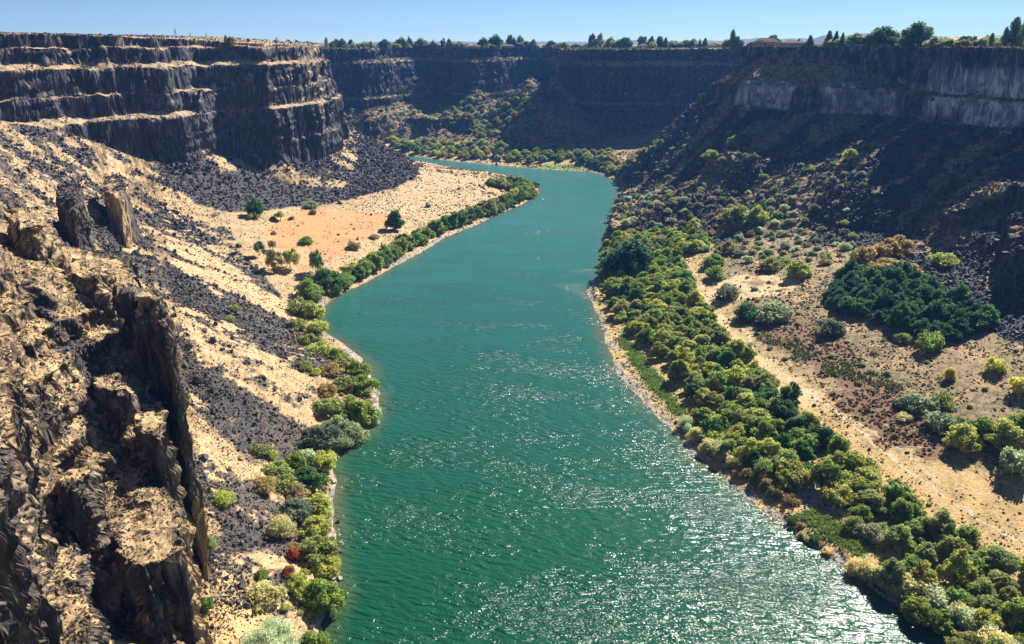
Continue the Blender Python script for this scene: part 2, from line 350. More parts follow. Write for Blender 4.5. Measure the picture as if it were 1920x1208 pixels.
def blur(A, k):                                         # running mean over neighbouring columns keeps the rows of samples continuous
    Ap = np.pad(A, ((k+1, k), (0, 0)), mode='edge'); c = np.cumsum(Ap.astype(np.float64), 0)
    return ((c[2*k+1:]-c[:-2*k-1])/(2*k+1)).astype(f32)
W = blur(blur(W, 14), 14)
cw = np.concatenate([np.zeros((NCOL, 1)), np.cumsum(W, 1)], 1)
# smooth the allotment between neighbouring columns a little through a common target
VY = np.empty((NCOL, NROW), f32); VZ = np.empty((NCOL, NROW), f32)
for i in range(NCOL):
    tgt = np.linspace(0, cw[i, -1], NROW)
    u = np.interp(tgt, cw[i], np.arange(NR))
    k = np.minimum(u.astype(int), NR-2); fr = u-k
    VY[i] = YY[i, k]*(1-fr)+YY[i, k+1]*fr; VZ[i] = HH[i, k]*(1-fr)+HH[i, k+1]*fr
VX = VY*tanz[:, None].astype(f32)
del XX, YY, HH, W, cw, dh, dr, rm, hm
def gnormals(x, y, z):
    p = np.stack([x, y, z], -1)
    du = np.empty_like(p); dv = np.empty_like(p)
    du[1:-1] = p[2:]-p[:-2]; du[0] = p[1]-p[0]; du[-1] = p[-1]-p[-2]
    dv[:, 1:-1] = p[:, 2:]-p[:, :-2]; dv[:, 0] = p[:, 1]-p[:, 0]; dv[:, -1] = p[:, -1]-p[:, -2]
    n = np.cross(du, dv); n /= np.linalg.norm(n, axis=-1, keepdims=True)+1e-9
    return n
N = gnormals(VX, VY, VZ)
steep = S((.80-np.abs(N[..., 2]))/.25)
crag = S((fb2(VX/9, VY/9, 3, 62)+.6*fb2(VX/2.4, VY/2.4, 2, 66)-.30)/.2)*(samp(sdNear, VX, VY) > 0)*(VY < 640)*(samp(sdPL, VX, VY) < -1)    # rotten outcrops breaking through the grass
steep = np.maximum(steep, crag*.75)
R_ = np.sqrt(VX**2+VY**2)
sc = np.clip(R_/420, .45, 2.4)                          # coarser fracturing on farther, bigger walls
v1 = n3(VX/(2.6*sc), VY/(2.6*sc), VZ/(9*sc), 1); v2 = n3(VX/(1.1*sc), VY/(1.1*sc), VZ/(3.2*sc), 2); v3 = n3(VX/(5*sc), VY/(5*sc), VZ/(4*sc), 3)
def chop(v, n=2.6):                                     # break the rock into flat faced steps
    f = v*n; q = np.floor(f); return (q+S((f-q-.35)/.3))/n
bl = chop(n3(VX/(4.2*sc), VY/(4.2*sc), VZ/(7*sc), 4))+.6*chop(n3(VX/(1.9*sc), VY/(1.9*sc), VZ/(5*sc), 1))
lay = chop(n3(VX/(16*sc), VY/(16*sc), VZ/(1.5*sc), 7), 3)            # thin lava layers
nearw = ((R_ < 330) & (VX < 0)).astype(f32)
v4 = n3(VX/.55, VY/.55, VZ/.9, 8)
jag = chop(n3(VX/2.6, VY/2.6, VZ/3.0, 12), 3)
rw = ((VX > 60) & (VZ > 60)).astype(f32)
disp = steep*(rw*1.1*jag+bl*(1.35*sc**.7+.3*nearw)+lay*1.15*sc**.7+v2*.45*sc**.7+v3*.5*sc**.6-(np.abs(v1) < .06)*.7*sc+nearw*(jag*.9+.3*v4+1.1*chop(n3(VX/7, VY/7, VZ/3.4, 15), 2.2)))+(1-steep)*nearw*(VZ > 3)*.12*v4
disp += (1-steep)*.10*v2*np.minimum(sc, 1)
wet = VZ < .3
disp = np.where(wet, 0, disp)
VX = VX+N[..., 0]*disp; VY = VY+N[..., 1]*disp; VZ = VZ+N[..., 2]*disp*.6
N = gnormals(VX, VY, VZ)
up = np.abs(N[..., 2])
print('displaced', time.time()-T0)

# ------------------------------------------------------------------ ground cover, from surveyed zones and noise
def col(r, g, b): return np.array([r, g, b], f32)
shape = VX.shape
x, y, z = VX, VY, VZ
n_big = fb2(x/24, y/24, 3, 61); n_med = fb2(x/7, y/7, 3, 62); n_fin = fb2(x/1.7, y/1.7, 2, 63); n_tin = n2(x/.6, y/.6, 64)
n_v = n3(x/1.3, y/1.3, z/8, 9)
def zn(k, w=3, j=6): return S((samp(Z[k], x, y)+j*n_med+.25*j*n_fin)/w+.5)
def mix(c, d, t): return c*(1-t[..., None])+d*t[..., None]
Az = x/y
left = (x < samp(G*0, x, y)-25) & (y < 1060)
sRv = samp(sdRiver, x, y)
sPL = samp(sdPL, x, y); sPF = samp(sdPF, x, y); sPR = samp(sdPR, x, y)
dtl = samp(dTL, x, y); inLs = samp(inL.astype(f32), x, y) > .5
isL = ((x < -20) & (y < 1075) & (sRv < 0))
isR = (x > 60) & (y < 1090) & ~isL
isF = ~isL & ~isR
C = np.empty(shape+(3,), f32)
# tan dry grass
tan = mix(np.broadcast_to(col(.60, .42, .22), C.shape), col(.46, .31, .16), S(n_fin*.9+.45))
tan = mix(tan, col(.25, .17, .095), S(n_tin*1.4-.35+.6*n_fin)*.8)
C[:] = tan
C = mix(C, col(.27, .185, .115), S(n_med*1.3+.5*n_big+.15)*.55*(z > 14))
# right hand and far ground is greyer, brushier
gr = mix(np.broadcast_to(col(.30, .235, .15), C.shape), col(.15, .14, .085), S(n_fin*1.2+.5))
gr = mix(gr, col(.42, .31, .18), S(n_med*1.8))
gold = mix(np.broadcast_to(col(.58, .41, .17), C.shape), col(.34, .24, .10), S(n_fin*1.1+.35)); gold = mix(gold, col(.16, .14, .08), S(n_med*1.5-.2)*.6)
flatR = S((13-z)/4)
gr = mix(gr*col(1.15, 1.0, .82), gold*1.05, flatR)
C = np.where((isR | isF)[..., None], gr, C)
# dark basalt talus: broad tongues running down the fall line
rock = mix(np.broadcast_to(col(.034, .035, .044), C.shape), col(.072, .072, .086), S(n_tin*.8+.3))
rkL = mix(np.broadcast_to(col(.075, .062, .056), C.shape), col(.17, .14, .12), S(n_tin*.8+.2))
cu = (x*.25+y*.97); cv = x*.97-y*.25                    # across and down the left slope
stk = n2(cu/15, cv/85, 71)+.4*n2(cu/5, cv/40, 72)+.5*n_fin+.6*n_med+.3*n_big
far_l = (y > 470)
m_tal = np.zeros(shape, f32)
m_tal = np.maximum(m_tal, np.where(far_l | (sPL > -170), zn('tal', 3, 4), 0))
slL = isL & inLs & ((samp(sdNear, x, y) < 0) | ((R_ > 300) & (samp(sdNear, x, y) < 60)))
zz = np.maximum.reduce([zn('t1', 8, 9), zn('t2', 8, 8), zn('t3', 6, 7), zn('t4', 6, 5)*.85])
m_tal = np.maximum(m_tal, np.where(slL, np.maximum(S((stk+.12)/.3)*.92, zz*S((stk+.75)/.25)), 0))
nz = np.maximum.reduce([zn('n1', 3, 3), zn('n2', 3, 3), zn('n3', 4, 5)])
m_tal = np.maximum(m_tal, np.where(samp(sdNear, x, y) > 0, nz*S((n_fin+.7)/.3), 0))
sR_in = isR & (samp(inR.astype(f32), x, y) > .5) & (sPR < 0)
su = y*.9-x*.43
sr = n2(su/14, (x*.9+y*.43)/60, 75)+.6*n_med+.4*n_fin
rt = S((sr+.32)/.3)*.9  # talus cover spread wider: the right slope's deep shade is put into colour
rt = np.maximum(rt, np.maximum(zn('rboul', 4, 6), zn('rboul2', 4, 6)))
m_tal = np.maximum(m_tal, np.where(sR_in, rt, 0))
m_tal = np.maximum(m_tal, np.where(isF & (samp(inF.astype(f32), x, y) > .5) & (sPF < 0), S((n_med+n_big)/.3)*.5, 0))
C = mix(C, np.where(isL[..., None], rkL*.8+rock*.2, rock), m_tal)
# flats
red = mix(np.broadcast_to(col(.64, .31, .13), C.shape), col(.52, .24, .11), S(n_big*1.5+.4+.4*n_med))
C = mix(C, mix(red, col(.62, .42, .22), S(n_big*1.6-.2)), zn('sand', 6, 6)*(.75+.25*S(n_med+1)))
C = mix(C, col(.55, .43, .25), zn('sand2', 6, 5)*S((n_med+n_big*.6)/.35+.5)*.8)
C = mix(C, col(.64, .46, .24), zn('rsand', 4, 5)*S((n_med+.5)/.4))
fl = mix(np.broadcast_to(col(.60, .40, .17), C.shape), col(.44, .29, .12), S(n_med*1.4+.4+.5*n_fin)); fl = mix(fl, col(.62, .42, .22), S(n_fin*1.5-.3))
C = mix(C, fl, zn('field', 8, 8))
C = mix(C, fl*1.12, zn('grass1', 5, 5)*.8)
C = mix(C, col(.20, .11, .06), np.maximum(zn('marsh', 4, 5)*.85, zn('marsh2', 4, 6)*.9)*S((n_fin+.9)/.6))
C = mix(C, col(.14, .16, .06), zn('reed', 6, 12)*S((n_fin+.2)/.5)*.7)
gcol = mix(np.broadcast_to(col(.15, .25, .05), C.shape), col(.27, .35, .10), S(n_fin+.3))
C = mix(C, gcol, np.maximum.reduce([zn('lawn', 2, 2), zn('lawn2', 2, 2), zn('lawn3', 3, 2)]))
C = mix(C, col(.52, .49, .42), np.maximum.reduce([zn('pale', 2, 2), zn('pale2', 2, 2), zn('pale3', 2, 2)])*.8)
for k, pt in enumerate(paths):
    pt = pt[~np.isnan(pt[:, 0])]
    m = (x > pt[:, 0].min()-5) & (x < pt[:, 0].max()+5) & (y > pt[:, 1].min()-5) & (y < pt[:, 1].max()+5)
    d, _ = pdist(x[m]+.8*n_fin[m]+1.5*n_med[m], y[m]+.8*n_fin[m], pt[:, :2])
    cc = C[m]; C[m] = cc+(col(.66, .52, .36)-cc)*(S((.75-d)/.5)*(.9-.3*k)*S((n_fin[m]+.9)/.5))[..., None]
# cliffs
cl = S((.70-.03*((samp(sdNear, x, y) > -12) & (y < 640) & (x < -30))-up)/.16)
cl = np.maximum(cl, crag*.9)
strk = n3(x/.9, y/.9, z/7, 21)+.6*n3(x/3.2, y/3.2, z/3, 22)
base = mix(np.broadcast_to(col(.046, .044, .052), C.shape), col(.17, .155, .16), S(strk*.9+.15))
brown = mix(np.broadcast_to(col(.095, .075, .062), C.shape), col(.25, .19, .145), S(strk*1.1+.1))
nearm = ((samp(sdNear, x, y) > -12) & (y < 430) & (x < -30)).astype(f32)
base = mix(base, brown, nearm*.8)
band = S((z-86-4*n_big)/3)*S((118+4*n_med-z)/4)*(isR & (sPR > -4)).astype(f32)*S((n3(x/22, y/22, z/22, 5)+.25)/.3)
band2 = S((z-96)/3)*S((133-z)/4)*(isR & (sPR > -4) & (Az > .5)).astype(f32)*S((n3(x/20, y/20, z/40, 6)+.4)/.3)
base = mix(base, mix(np.broadcast_to(col(.46, .43, .43), C.shape), col(.12, .11, .13), S(strk*.9+.1)), np.maximum(band, band2)*.9)
base = np.where(isF[..., None], base*col(.55, .62, .8), base)  # far cliffs darkened and blued: their navy shade is put into the rock colour
brk = S((n3(x/2.2, y/2.2, z/1.3, 31)+.1)/.3)
cl2 = np.where(isL & (samp(sdNear, x, y) < 0) & inLs & (sPL < -3), cl*.35, cl)
cl2 = np.where((isR & (sPR < -3)) | (isF & (sPF < -3)), cl*.9, cl2)
base = np.where((isR & (sPR > -4))[..., None], base*mix(np.broadcast_to(col(.72, .74, .80), C.shape), col(1.6, 1.58, 1.6), S(n3(x/4, y/4, z/2.2, 33)*1.2+.5)), base)  # random mottling, plus a cool tint for the wall's shade put into the rock
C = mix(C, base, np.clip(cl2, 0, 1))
# rims and ledges: tan scrub and broken rock
ledge = ((sPL > 2) | (sPR > 2) | (sPF > 2)) & (up > .55)
lc = mix(np.broadcast_to(col(.50, .36, .20), C.shape), col(.11, .095, .085), S(n_fin*1.2+.1*n_med+.1))
C = np.where(ledge[..., None], mix(C, lc, S((up-.55)/.12)), C)
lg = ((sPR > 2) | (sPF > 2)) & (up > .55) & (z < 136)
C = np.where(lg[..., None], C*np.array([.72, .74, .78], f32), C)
# stony shore and river bed
sh = S((sRv+4+3*n_fin+6*n_med+5*n_big)/3)
C = mix(C, mix(np.broadcast_to(col(.42, .38, .31), C.shape), col(.13, .115, .095), S(n_tin*1.3+.2+n_fin)), sh*S((1.6-z)/.8+.3))
C = mix(C, np.broadcast_to(col(.16, .14, .08), C.shape), S((.12-z)/.15))
C = np.clip(C, .012, .7)
DARK = m_tal*(1-cl2)*(z > .6)*(up > .45)
print('coloured', time.time()-T0)

# region index per vertex -> separate pieces of the setting
reg = np.zeros(shape, np.int8)                                   # 0 flats
reg[(samp(inL.astype(f32), x, y) > .5) | (samp(inR.astype(f32), x, y) > .5) | (samp(inF.astype(f32), x, y) > .5)] = 1    # slopes
reg[(sPL > -1) | (sPF > -1) | (sPR > -1)] = 2                      # walls
reg[((sPL > 74) | (sPF > 44) | (sPR > 36)) & (z > 130)] = 3        # plateau
reg[(samp(sdNear, x, y) > -4) & (y < 640) & (sPL < -1)] = 4         # near cliffs
reg[(z < .2) & (sRv > -3)] = 5

COL = bpy.data.collections.new('canyon'); bpy.context.scene.collection.children.link(COL)
def mesh_np(name, co, faces_idx, nper, mat, colr=None, smooth=False, attrs=None):
    """one mesh object out of arrays; faces all have nper corners"""
    me = bpy.data.meshes.new(name)
    nv = len(co); nf = len(faces_idx)
    me.vertices.add(nv); me.vertices.foreach_set('co', np.ascontiguousarray(co, f32).ravel())
    me.loops.add(nf*nper); me.loops.foreach_set('vertex_index', np.ascontiguousarray(faces_idx, np.int32).ravel())
    me.polygons.add(nf); me.polygons.foreach_set('loop_start', np.arange(0, nf*nper, nper, dtype=np.int32))
    me.polygons.foreach_set('use_smooth', np.full(nf, smooth, bool))
    if colr is not None:
        a = me.color_attributes.new('albedo', 'FLOAT_COLOR', 'POINT')
        c4 = np.ones((nv, 4), f32); c4[:, :3] = colr; a.data.foreach_set('color', c4.ravel())
    for k, v in (attrs or {}).items():
        a = me.attributes.new(k, 'FLOAT', 'POINT'); a.data.foreach_set('value', np.ascontiguousarray(v, f32).ravel())
    me.update(calc_edges=True)
    if mat: me.materials.append(mat)
    o = bpy.data.objects.new(name, me); COL.objects.link(o)
    return o
def tag(o, label=None, cat=None, group=None, kind=None):
    if label: o['label'] = label
    if cat: o['category'] = cat
    if group: o['group'] = group
    if kind: o['kind'] = kind
    return o
# ------------------------------------------------------------------ materials
def new_mat(name):
    m = bpy.data.materials.new(name); m.use_nodes = True
    nt = m.node_tree; nt.nodes.clear(); out = nt.nodes.new('ShaderNodeOutputMaterial')
    return m, nt, out
def nd(nt, t, **kw):
    n = nt.nodes.new(t)
    for k, v in kw.items():
        if k in n.inputs: n.inputs[k].default_value = v
        else: setattr(n, k, v)
    return n
def mat_land():
    m, nt, out = new_mat('rock_and_soil'); L = nt.links.new
    at = nd(nt, 'ShaderNodeAttribute', attribute_name='albedo')
    geo = nd(nt, 'ShaderNodeNewGeometry')
    n1 = nd(nt, 'ShaderNodeTexNoise', Scale=1.1, Detail=6.0, Roughness=.7); L(geo.outputs['Position'], n1.inputs['Vector'])
    mr = nd(nt, 'ShaderNodeMapRange'); mr.inputs['From Min'].default_value = .3; mr.inputs['From Max'].default_value = .7; mr.inputs['To Min'].default_value = .62; mr.inputs['To Max'].default_value = 1.38
    L(n1.outputs['Fac'], mr.inputs['Value'])
    mx = nd(nt, 'ShaderNodeMix', data_type='RGBA', blend_type='MULTIPLY'); mx.inputs['Factor'].default_value = 1
    L(at.outputs['Color'], mx.inputs[6]); L(mr.outputs['Result'], mx.inputs[7])
    bs = nd(nt, 'ShaderNodeBsdfPrincipled', Roughness=.9); bs.inputs['Specular IOR Level'].default_value = .25
    L(mx.outputs[2], bs.inputs['Base Color'])
    bp = nd(nt, 'ShaderNodeBump', Strength=.9, Distance=.5); L(n1.outputs['Fac'], bp.inputs['Height']); L(bp.outputs['Normal'], bs.inputs['Normal'])
    L(bs.outputs[0], out.inputs[0]); return m
def mat_attr(name, rough=.85, spec=.3, transl=0.0):
    m, nt, out = new_mat(name); L = nt.links.new
    at = nd(nt, 'ShaderNodeAttribute', attribute_name='albedo')
    bs = nd(nt, 'ShaderNodeBsdfPrincipled', Roughness=rough); bs.inputs['Specular IOR Level'].default_value = spec
    L(at.outputs['Color'], bs.inputs['Base Color'])
    if transl:
        tr = nd(nt, 'ShaderNodeBsdfTranslucent'); L(at.outputs['Color'], tr.inputs['Color'])
        ms = nd(nt, 'ShaderNodeMixShader'); ms.inputs[0].default_value = transl
        L(bs.outputs[0], ms.inputs[1]); L(tr.outputs[0], ms.inputs[2]); L(ms.outputs[0], out.inputs[0])
    else: L(bs.outputs[0], out.inputs[0])
    return m
def mat_plain(name, c, rough=.8, spec=.3, noise=0.0, sc=1.0):
    m, nt, out = new_mat(name); L = nt.links.new
    bs = nd(nt, 'ShaderNodeBsdfPrincipled', Roughness=rough); bs.inputs['Specular IOR Level'].default_value = spec
    if noise:
        tc = nd(nt, 'ShaderNodeTexCoord'); n1 = nd(nt, 'ShaderNodeTexNoise', Scale=sc, Detail=4.0); L(tc.outputs['Object'], n1.inputs['Vector'])
        r = nd(nt, 'ShaderNodeValToRGB'); r.color_ramp.elements[0].position = .3; r.color_ramp.elements[1].position = .7
        r.color_ramp.elements[0].color = [v*(1-noise) for v in c]+[1]; r.color_ramp.elements[1].color = [min(1, v*(1+noise)) for v in c]+[1]
        L(n1.outputs['Fac'], r.inputs[0]); L(r.outputs[0], bs.inputs['Base Color'])
    else: bs.inputs['Base Color'].default_value = (*c, 1)
    L(bs.outputs[0], out.inputs[0]); return m
def mat_leaf():
    """leaf colour comes from each plant's own object colour, varied leaf clump by leaf clump"""
    m, nt, out = new_mat('foliage'); L = nt.links.new
    oi = nd(nt, 'ShaderNodeObjectInfo'); at = nd(nt, 'ShaderNodeAttribute', attribute_name='shade')
    mr = nd(nt, 'ShaderNodeMapRange'); mr.inputs['To Min'].default_value = .55; mr.inputs['To Max'].default_value = 1.5
    L(at.outputs['Fac'], mr.inputs['Value'])
    mx = nd(nt, 'ShaderNodeMix', data_type='RGBA', blend_type='MULTIPLY'); mx.inputs['Factor'].default_value = 1
    L(oi.outputs['Color'], mx.inputs[6]); L(mr.outputs['Result'], mx.inputs[7])
    hs = nd(nt, 'ShaderNodeHueSaturation'); L(mx.outputs[2], hs.inputs['Color'])
    m2 = nd(nt, 'ShaderNodeMapRange'); m2.inputs['To Min'].default_value = .485; m2.inputs['To Max'].default_value = .515; L(oi.outputs['Random'], m2.inputs['Value']); L(m2.outputs[0], hs.inputs['Hue'])
    bs = nd(nt, 'ShaderNodeBsdfPrincipled', Roughness=.6); bs.inputs['Specular IOR Level'].default_value = .25
    L(hs.outputs[0], bs.inputs['Base Color'])
    tr = nd(nt, 'ShaderNodeBsdfTranslucent'); L(hs.outputs[0], tr.inputs['Color'])
    ms = nd(nt, 'ShaderNodeMixShader'); ms.inputs[0].default_value = .5
    L(bs.outputs[0], ms.inputs[1]); L(tr.outputs[0], ms.inputs[2]); L(ms.outputs[0], out.inputs[0]); return m
def mat_water():
    m, nt, out = new_mat('river_water'); L = nt.links.new
    geo = nd(nt, 'ShaderNodeNewGeometry')
    sh = nd(nt, 'ShaderNodeAttribute', attribute_name='shallow')
    sx = nd(nt, 'ShaderNodeSeparateXYZ'); L(geo.outputs['Position'], sx.inputs[0])
    big = nd(nt, 'ShaderNodeTexNoise', Scale=.012, Detail=3.0); L(geo.outputs['Position'], big.inputs['Vector'])
    deep = nd(nt, 'ShaderNodeMix', data_type='RGBA'); L(big.outputs['Fac'], deep.inputs['Factor'])
    deep.inputs[6].default_value = (.003, .058, .018, 1); deep.inputs[7].default_value = (.005, .082, .038, 1)
    fy = nd(nt, 'ShaderNodeMapRange'); fy.inputs['From Min'].default_value = 180; fy.inputs['From Max'].default_value = 700; L(sx.outputs['Y'], fy.inputs['Value'])
    up = nd(nt, 'ShaderNodeMix', data_type='RGBA'); L(fy.outputs[0], up.inputs['Factor']); L(deep.outputs[2], up.inputs[6]); up.inputs[7].default_value = (.040, .185, .170, 1)  # pales to cyan with distance: sky reflection put into the base colour
    shr = nd(nt, 'ShaderNodeValToRGB'); cr = shr.color_ramp; L(sh.outputs['Fac'], shr.inputs[0])
    cr.elements[0].position = 0.0; cr.elements[0].color = (0, 0, 0, 1); cr.elements[1].position = 1; cr.elements[1].color = (1, 1, 1, 1)
    mid = nd(nt, 'ShaderNodeMix', data_type='RGBA'); L(shr.outputs[0], mid.inputs['Factor']); L(up.outputs[2], mid.inputs[6]); mid.inputs[7].default_value = (.12, .125, .055, 1)
    # waves: long crests pushed by the wind, chop, and calmer and rougher patches
    mp = nd(nt, 'ShaderNodeMapping', vector_type='TEXTURE'); mp.inputs['Rotation'].default_value = (0, 0, math.radians(-16)); mp.inputs['Scale'].default_value = (5.6, 1.75, 1); L(geo.outputs['Position'], mp.inputs['Vector'])
    w1 = nd(nt, 'ShaderNodeTexNoise', Scale=1.0, Detail=1.5, Roughness=.55, Distortion=.35); L(mp.outputs[0], w1.inputs['Vector'])
    mp2 = nd(nt, 'ShaderNodeMapping', vector_type='TEXTURE'); mp2.inputs['Rotation'].default_value = (0, 0, math.radians(-36)); mp2.inputs['Scale'].default_value = (.9, .42, 1); L(geo.outputs['Position'], mp2.inputs['Vector'])
    w2 = nd(nt, 'ShaderNodeTexNoise', Scale=1.0, Detail=1.5, Roughness=.6); L(mp2.outputs[0], w2.inputs['Vector'])
    mp3 = nd(nt, 'ShaderNodeMapping', vector_type='TEXTURE'); mp3.inputs['Rotation'].default_value = (0, 0, math.radians(-14)); mp3.inputs['Scale'].default_value = (60, 26, 1); L(geo.outputs['Position'], mp3.inputs['Vector'])
    pt = nd(nt, 'ShaderNodeTexNoise', Scale=1.0, Detail=6.0, Roughness=.65); L(mp3.outputs[0], pt.inputs['Vector'])
    pr = nd(nt, 'ShaderNodeMapRange'); pr.inputs['From Min'].default_value = .42; pr.inputs['From Max'].default_value = .68; pr.inputs['To Min'].default_value = .45; pr.inputs['To Max'].default_value = 2.2
    L(pt.outputs['Fac'], pr.inputs['Value'])
    b1 = nd(nt, 'ShaderNodeBump', Strength=1.0, Distance=1.6); L(w1.outputs['Fac'], b1.inputs['Height'])
    far_ = nd(nt, 'ShaderNodeMapRange'); far_.inputs['From Min'].default_value = 260; far_.inputs['From Max'].default_value = 560; far_.inputs['To Min'].default_value = .98; far_.inputs['To Max'].default_value = .45; L(sx.outputs['Y'], far_.inputs['Value'])
    pm = nd(nt, 'ShaderNodeMapRange'); pm.inputs['From Min'].default_value = .38; pm.inputs['From Max'].default_value = .62; pm.inputs['To Min'].default_value = .75; pm.inputs['To Max'].default_value = 1.9; L(pt.outputs['Fac'], pm.inputs['Value'])
    m1 = nd(nt, 'ShaderNodeMath', operation='MULTIPLY'); L(far_.outputs[0], m1.inputs[0]); L(pm.outputs[0], m1.inputs[1]); L(m1.outputs[0], b1.inputs['Distance'])
    b2 = nd(nt, 'ShaderNodeBump', Strength=1.0, Distance=.30); L(w2.outputs['Fac'], b2.inputs['Height']); L(b1.outputs[0], b2.inputs['Normal'])
    mu = nd(nt, 'ShaderNodeMath', operation='MULTIPLY'); mu.inputs[1].default_value = .34; L(pr.outputs[0], mu.inputs[0]); L(mu.outputs[0], b2.inputs['Distance'])
    bs = nd(nt, 'ShaderNodeBsdfPrincipled', Roughness=.23, IOR=1.333); bs.inputs['Specular IOR Level'].default_value = 1.0
    L(mid.outputs[2], bs.inputs['Base Color']); L(b2.outputs[0], bs.inputs['Normal'])
    L(bs.outputs[0], out.inputs[0]); return m
M_land = mat_land(); M_leaf = mat_leaf(); M_water = mat_water(); M_bould = mat_attr('basalt_boulders', .8, .4); M_tuft = mat_attr('dry_brush', .9, .1, .25)
M_bark = mat_plain('bark', (.10, .075, .055), .9, .1, .35, 2.0)

# ------------------------------------------------------------------ land meshes
idx = np.arange(NCOL*NROW, dtype=np.int32).reshape(NCOL, NROW)
quads = np.stack([idx[:-1, :-1], idx[1:, :-1], idx[1:, 1:], idx[:-1, 1:]], -1).reshape(-1, 4)
freg = reg[:-1, :-1].reshape(-1)
CO = np.stack([VX, VY, VZ], -1).reshape(-1, 3); CC = C.reshape(-1, 3)
fx = VX[:-1, :-1].reshape(-1); fyv = VY[:-1, :-1].reshape(-1)
fL = isL[:-1, :-1].reshape(-1); fR = isR[:-1, :-1].reshape(-1)
pieces = [('riverbed', freg == 5), ('river_flat', (freg == 0) & fL), ('river_terrace', (freg == 0) & ~fL),
          ('talus_slope', (freg == 1) & fL), ('hillside', (freg == 1) & ~fL),
          ('canyon_wall', (freg == 2) & fL), ('canyon_cliff', (freg == 2) & ~fL),
          ('plateau', freg == 3), ('rocky_bluff', freg == 4)]
for nm, m in pieces:
    q = quads[m]
    if not len(q): continue
    used, inv = np.unique(q, return_inverse=True)
    tag(mesh_np(nm, CO[used], inv.reshape(q.shape), 4, M_land, CC[used]), kind='structure')
print('land', time.time()-T0)
# the high plain behind, out to the horizon
na, nr = 240, 60
aa = np.linspace(-math.pi, math.pi, na); r0_ = 1680/np.cos(np.clip(aa, -.67, .67))[:, None]; rr = r0_*(3800/r0_)**(np.arange(nr)/(nr-1))[None]
px_ = np.sin(aa)[:, None]*rr; py_ = np.cos(aa)[:, None]*rr
pz_ = 139.0+4*S((rr-1500)/2500)*(n2(px_/900, py_/900, 5)+.3)+1.2*n2(px_/120, py_/120, 6)
pz_[:, 0] = 136.5
qi = np.arange(na*nr, dtype=np.int32).reshape(na, nr); qd = np.stack([qi[:-1, :-1], qi[1:, :-1], qi[1:, 1:], qi[:-1, 1:]], -1).reshape(-1, 4)
nn = n2(px_/160, py_/90, 8)[..., None]
pc = np.clip(.5+nn*.9, 0, 1)*np.array([.30, .23, .13])+(1-np.clip(.5+nn*.9, 0, 1))*np.array([.10, .12, .06])
tag(mesh_np('ground', np.stack([px_, py_, pz_], -1).reshape(-1, 3), qd, 4, M_land, pc.reshape(-1, 3), True), kind='structure')
# distant hills
na = 400; aa = np.linspace(-.55, .75, na); hn = 52
hh = (.35+.65*S((aa-.05)/.35))*(60+45*fb2(aa*14, aa*0, 4, 3)+25*fb2(aa*70, aa*0, 3, 4))
R0 = 3400
prof = np.sin(np.linspace(0, math.pi, hn))
hx = np.sin(aa)[:, None]*(R0+np.linspace(0, 380, hn)[None]); hy = np.cos(aa)[:, None]*(R0+np.linspace(0, 380, hn)[None])
hz = 132+.42*np.maximum(hh, 10)[:, None]*prof[None]*(1+.25*fb2(hx/200, hy/200, 3, 9))+10*prof[None]
qi = np.arange(na*hn, dtype=np.int32).reshape(na, hn); qd = np.stack([qi[:-1, :-1], qi[1:, :-1], qi[1:, 1:], qi[:-1, 1:]], -1).reshape(-1, 4)
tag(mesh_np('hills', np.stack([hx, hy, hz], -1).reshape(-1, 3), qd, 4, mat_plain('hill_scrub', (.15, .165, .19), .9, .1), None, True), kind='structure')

# ------------------------------------------------------------------ water
WS = 3.0
wxs = np.arange(-760, 200, WS); wys = np.arange(-60, 1260, WS)
WX, WY = np.meshgrid(wxs, wys, indexing='ij')
sd = samp(sdRiver, WX, WY)
qi = np.arange(WX.size, dtype=np.int32).reshape(WX.shape); qd = np.stack([qi[:-1, :-1], qi[1:, :-1], qi[1:, 1:], qi[:-1, 1:]], -1).reshape(-1, 4)
ok = (np.minimum.reduce([np.abs(sd[:-1, :-1])*(sd[:-1, :-1] < 0)]) < 14).reshape(-1)
shal = np.clip(1-(sd+1.5*fb2(WX/9, WY/9, 3, 7))/8, 0, 1)**1.7*(.55+.45*S(fb2(WX/25, WY/25, 2, 8)*2+.7))
q = qd[ok]; used, inv = np.unique(q, return_inverse=True)
wc = np.stack([WX, WY, np.zeros_like(WX)], -1).reshape(-1, 3)[used]
tag(mesh_np('river', wc, inv.reshape(q.shape), 4, M_water, None, True, {'shallow': shal.reshape(-1)[used]}), kind='structure')
# ------------------------------------------------------------------ loose rock and brush: nobody could count it
vr = np.random.default_rng(11)
flatD = DARK.reshape(-1); Rf = np.hypot(CO[:, 0], CO[:, 1]); upf = up.reshape(-1)
inframe = np.abs((C[..., 0]*0+x/y).reshape(-1)) < .80
def pick(wt, n):
    c = np.cumsum(wt.astype(np.float64)); return np.searchsorted(c, vr.random(n)*c[-1])
def rotm(n):
    q = vr.normal(size=(n, 4)); q /= np.linalg.norm(q, axis=1, keepdims=True); a, b, c, d = q.T
    return np.stack([1-2*(c*c+d*d), 2*(b*c-a*d), 2*(b*d+a*c), 2*(b*c+a*d), 1-2*(b*b+d*d), 2*(c*d-a*b), 2*(b*d-a*c), 2*(c*d+a*b), 1-2*(b*b+c*c)], 1).reshape(-1, 3, 3)
CUBE = np.array([(i, j, k) for i in (-1, 1) for j in (-1, 1) for k in (-1, 1)], f32)
CF = np.array([(0, 1, 3, 2), (4, 6, 7, 5), (0, 4, 5, 1), (2, 3, 7, 6), (0, 2, 6, 4), (1, 5, 7, 3)], np.int32)
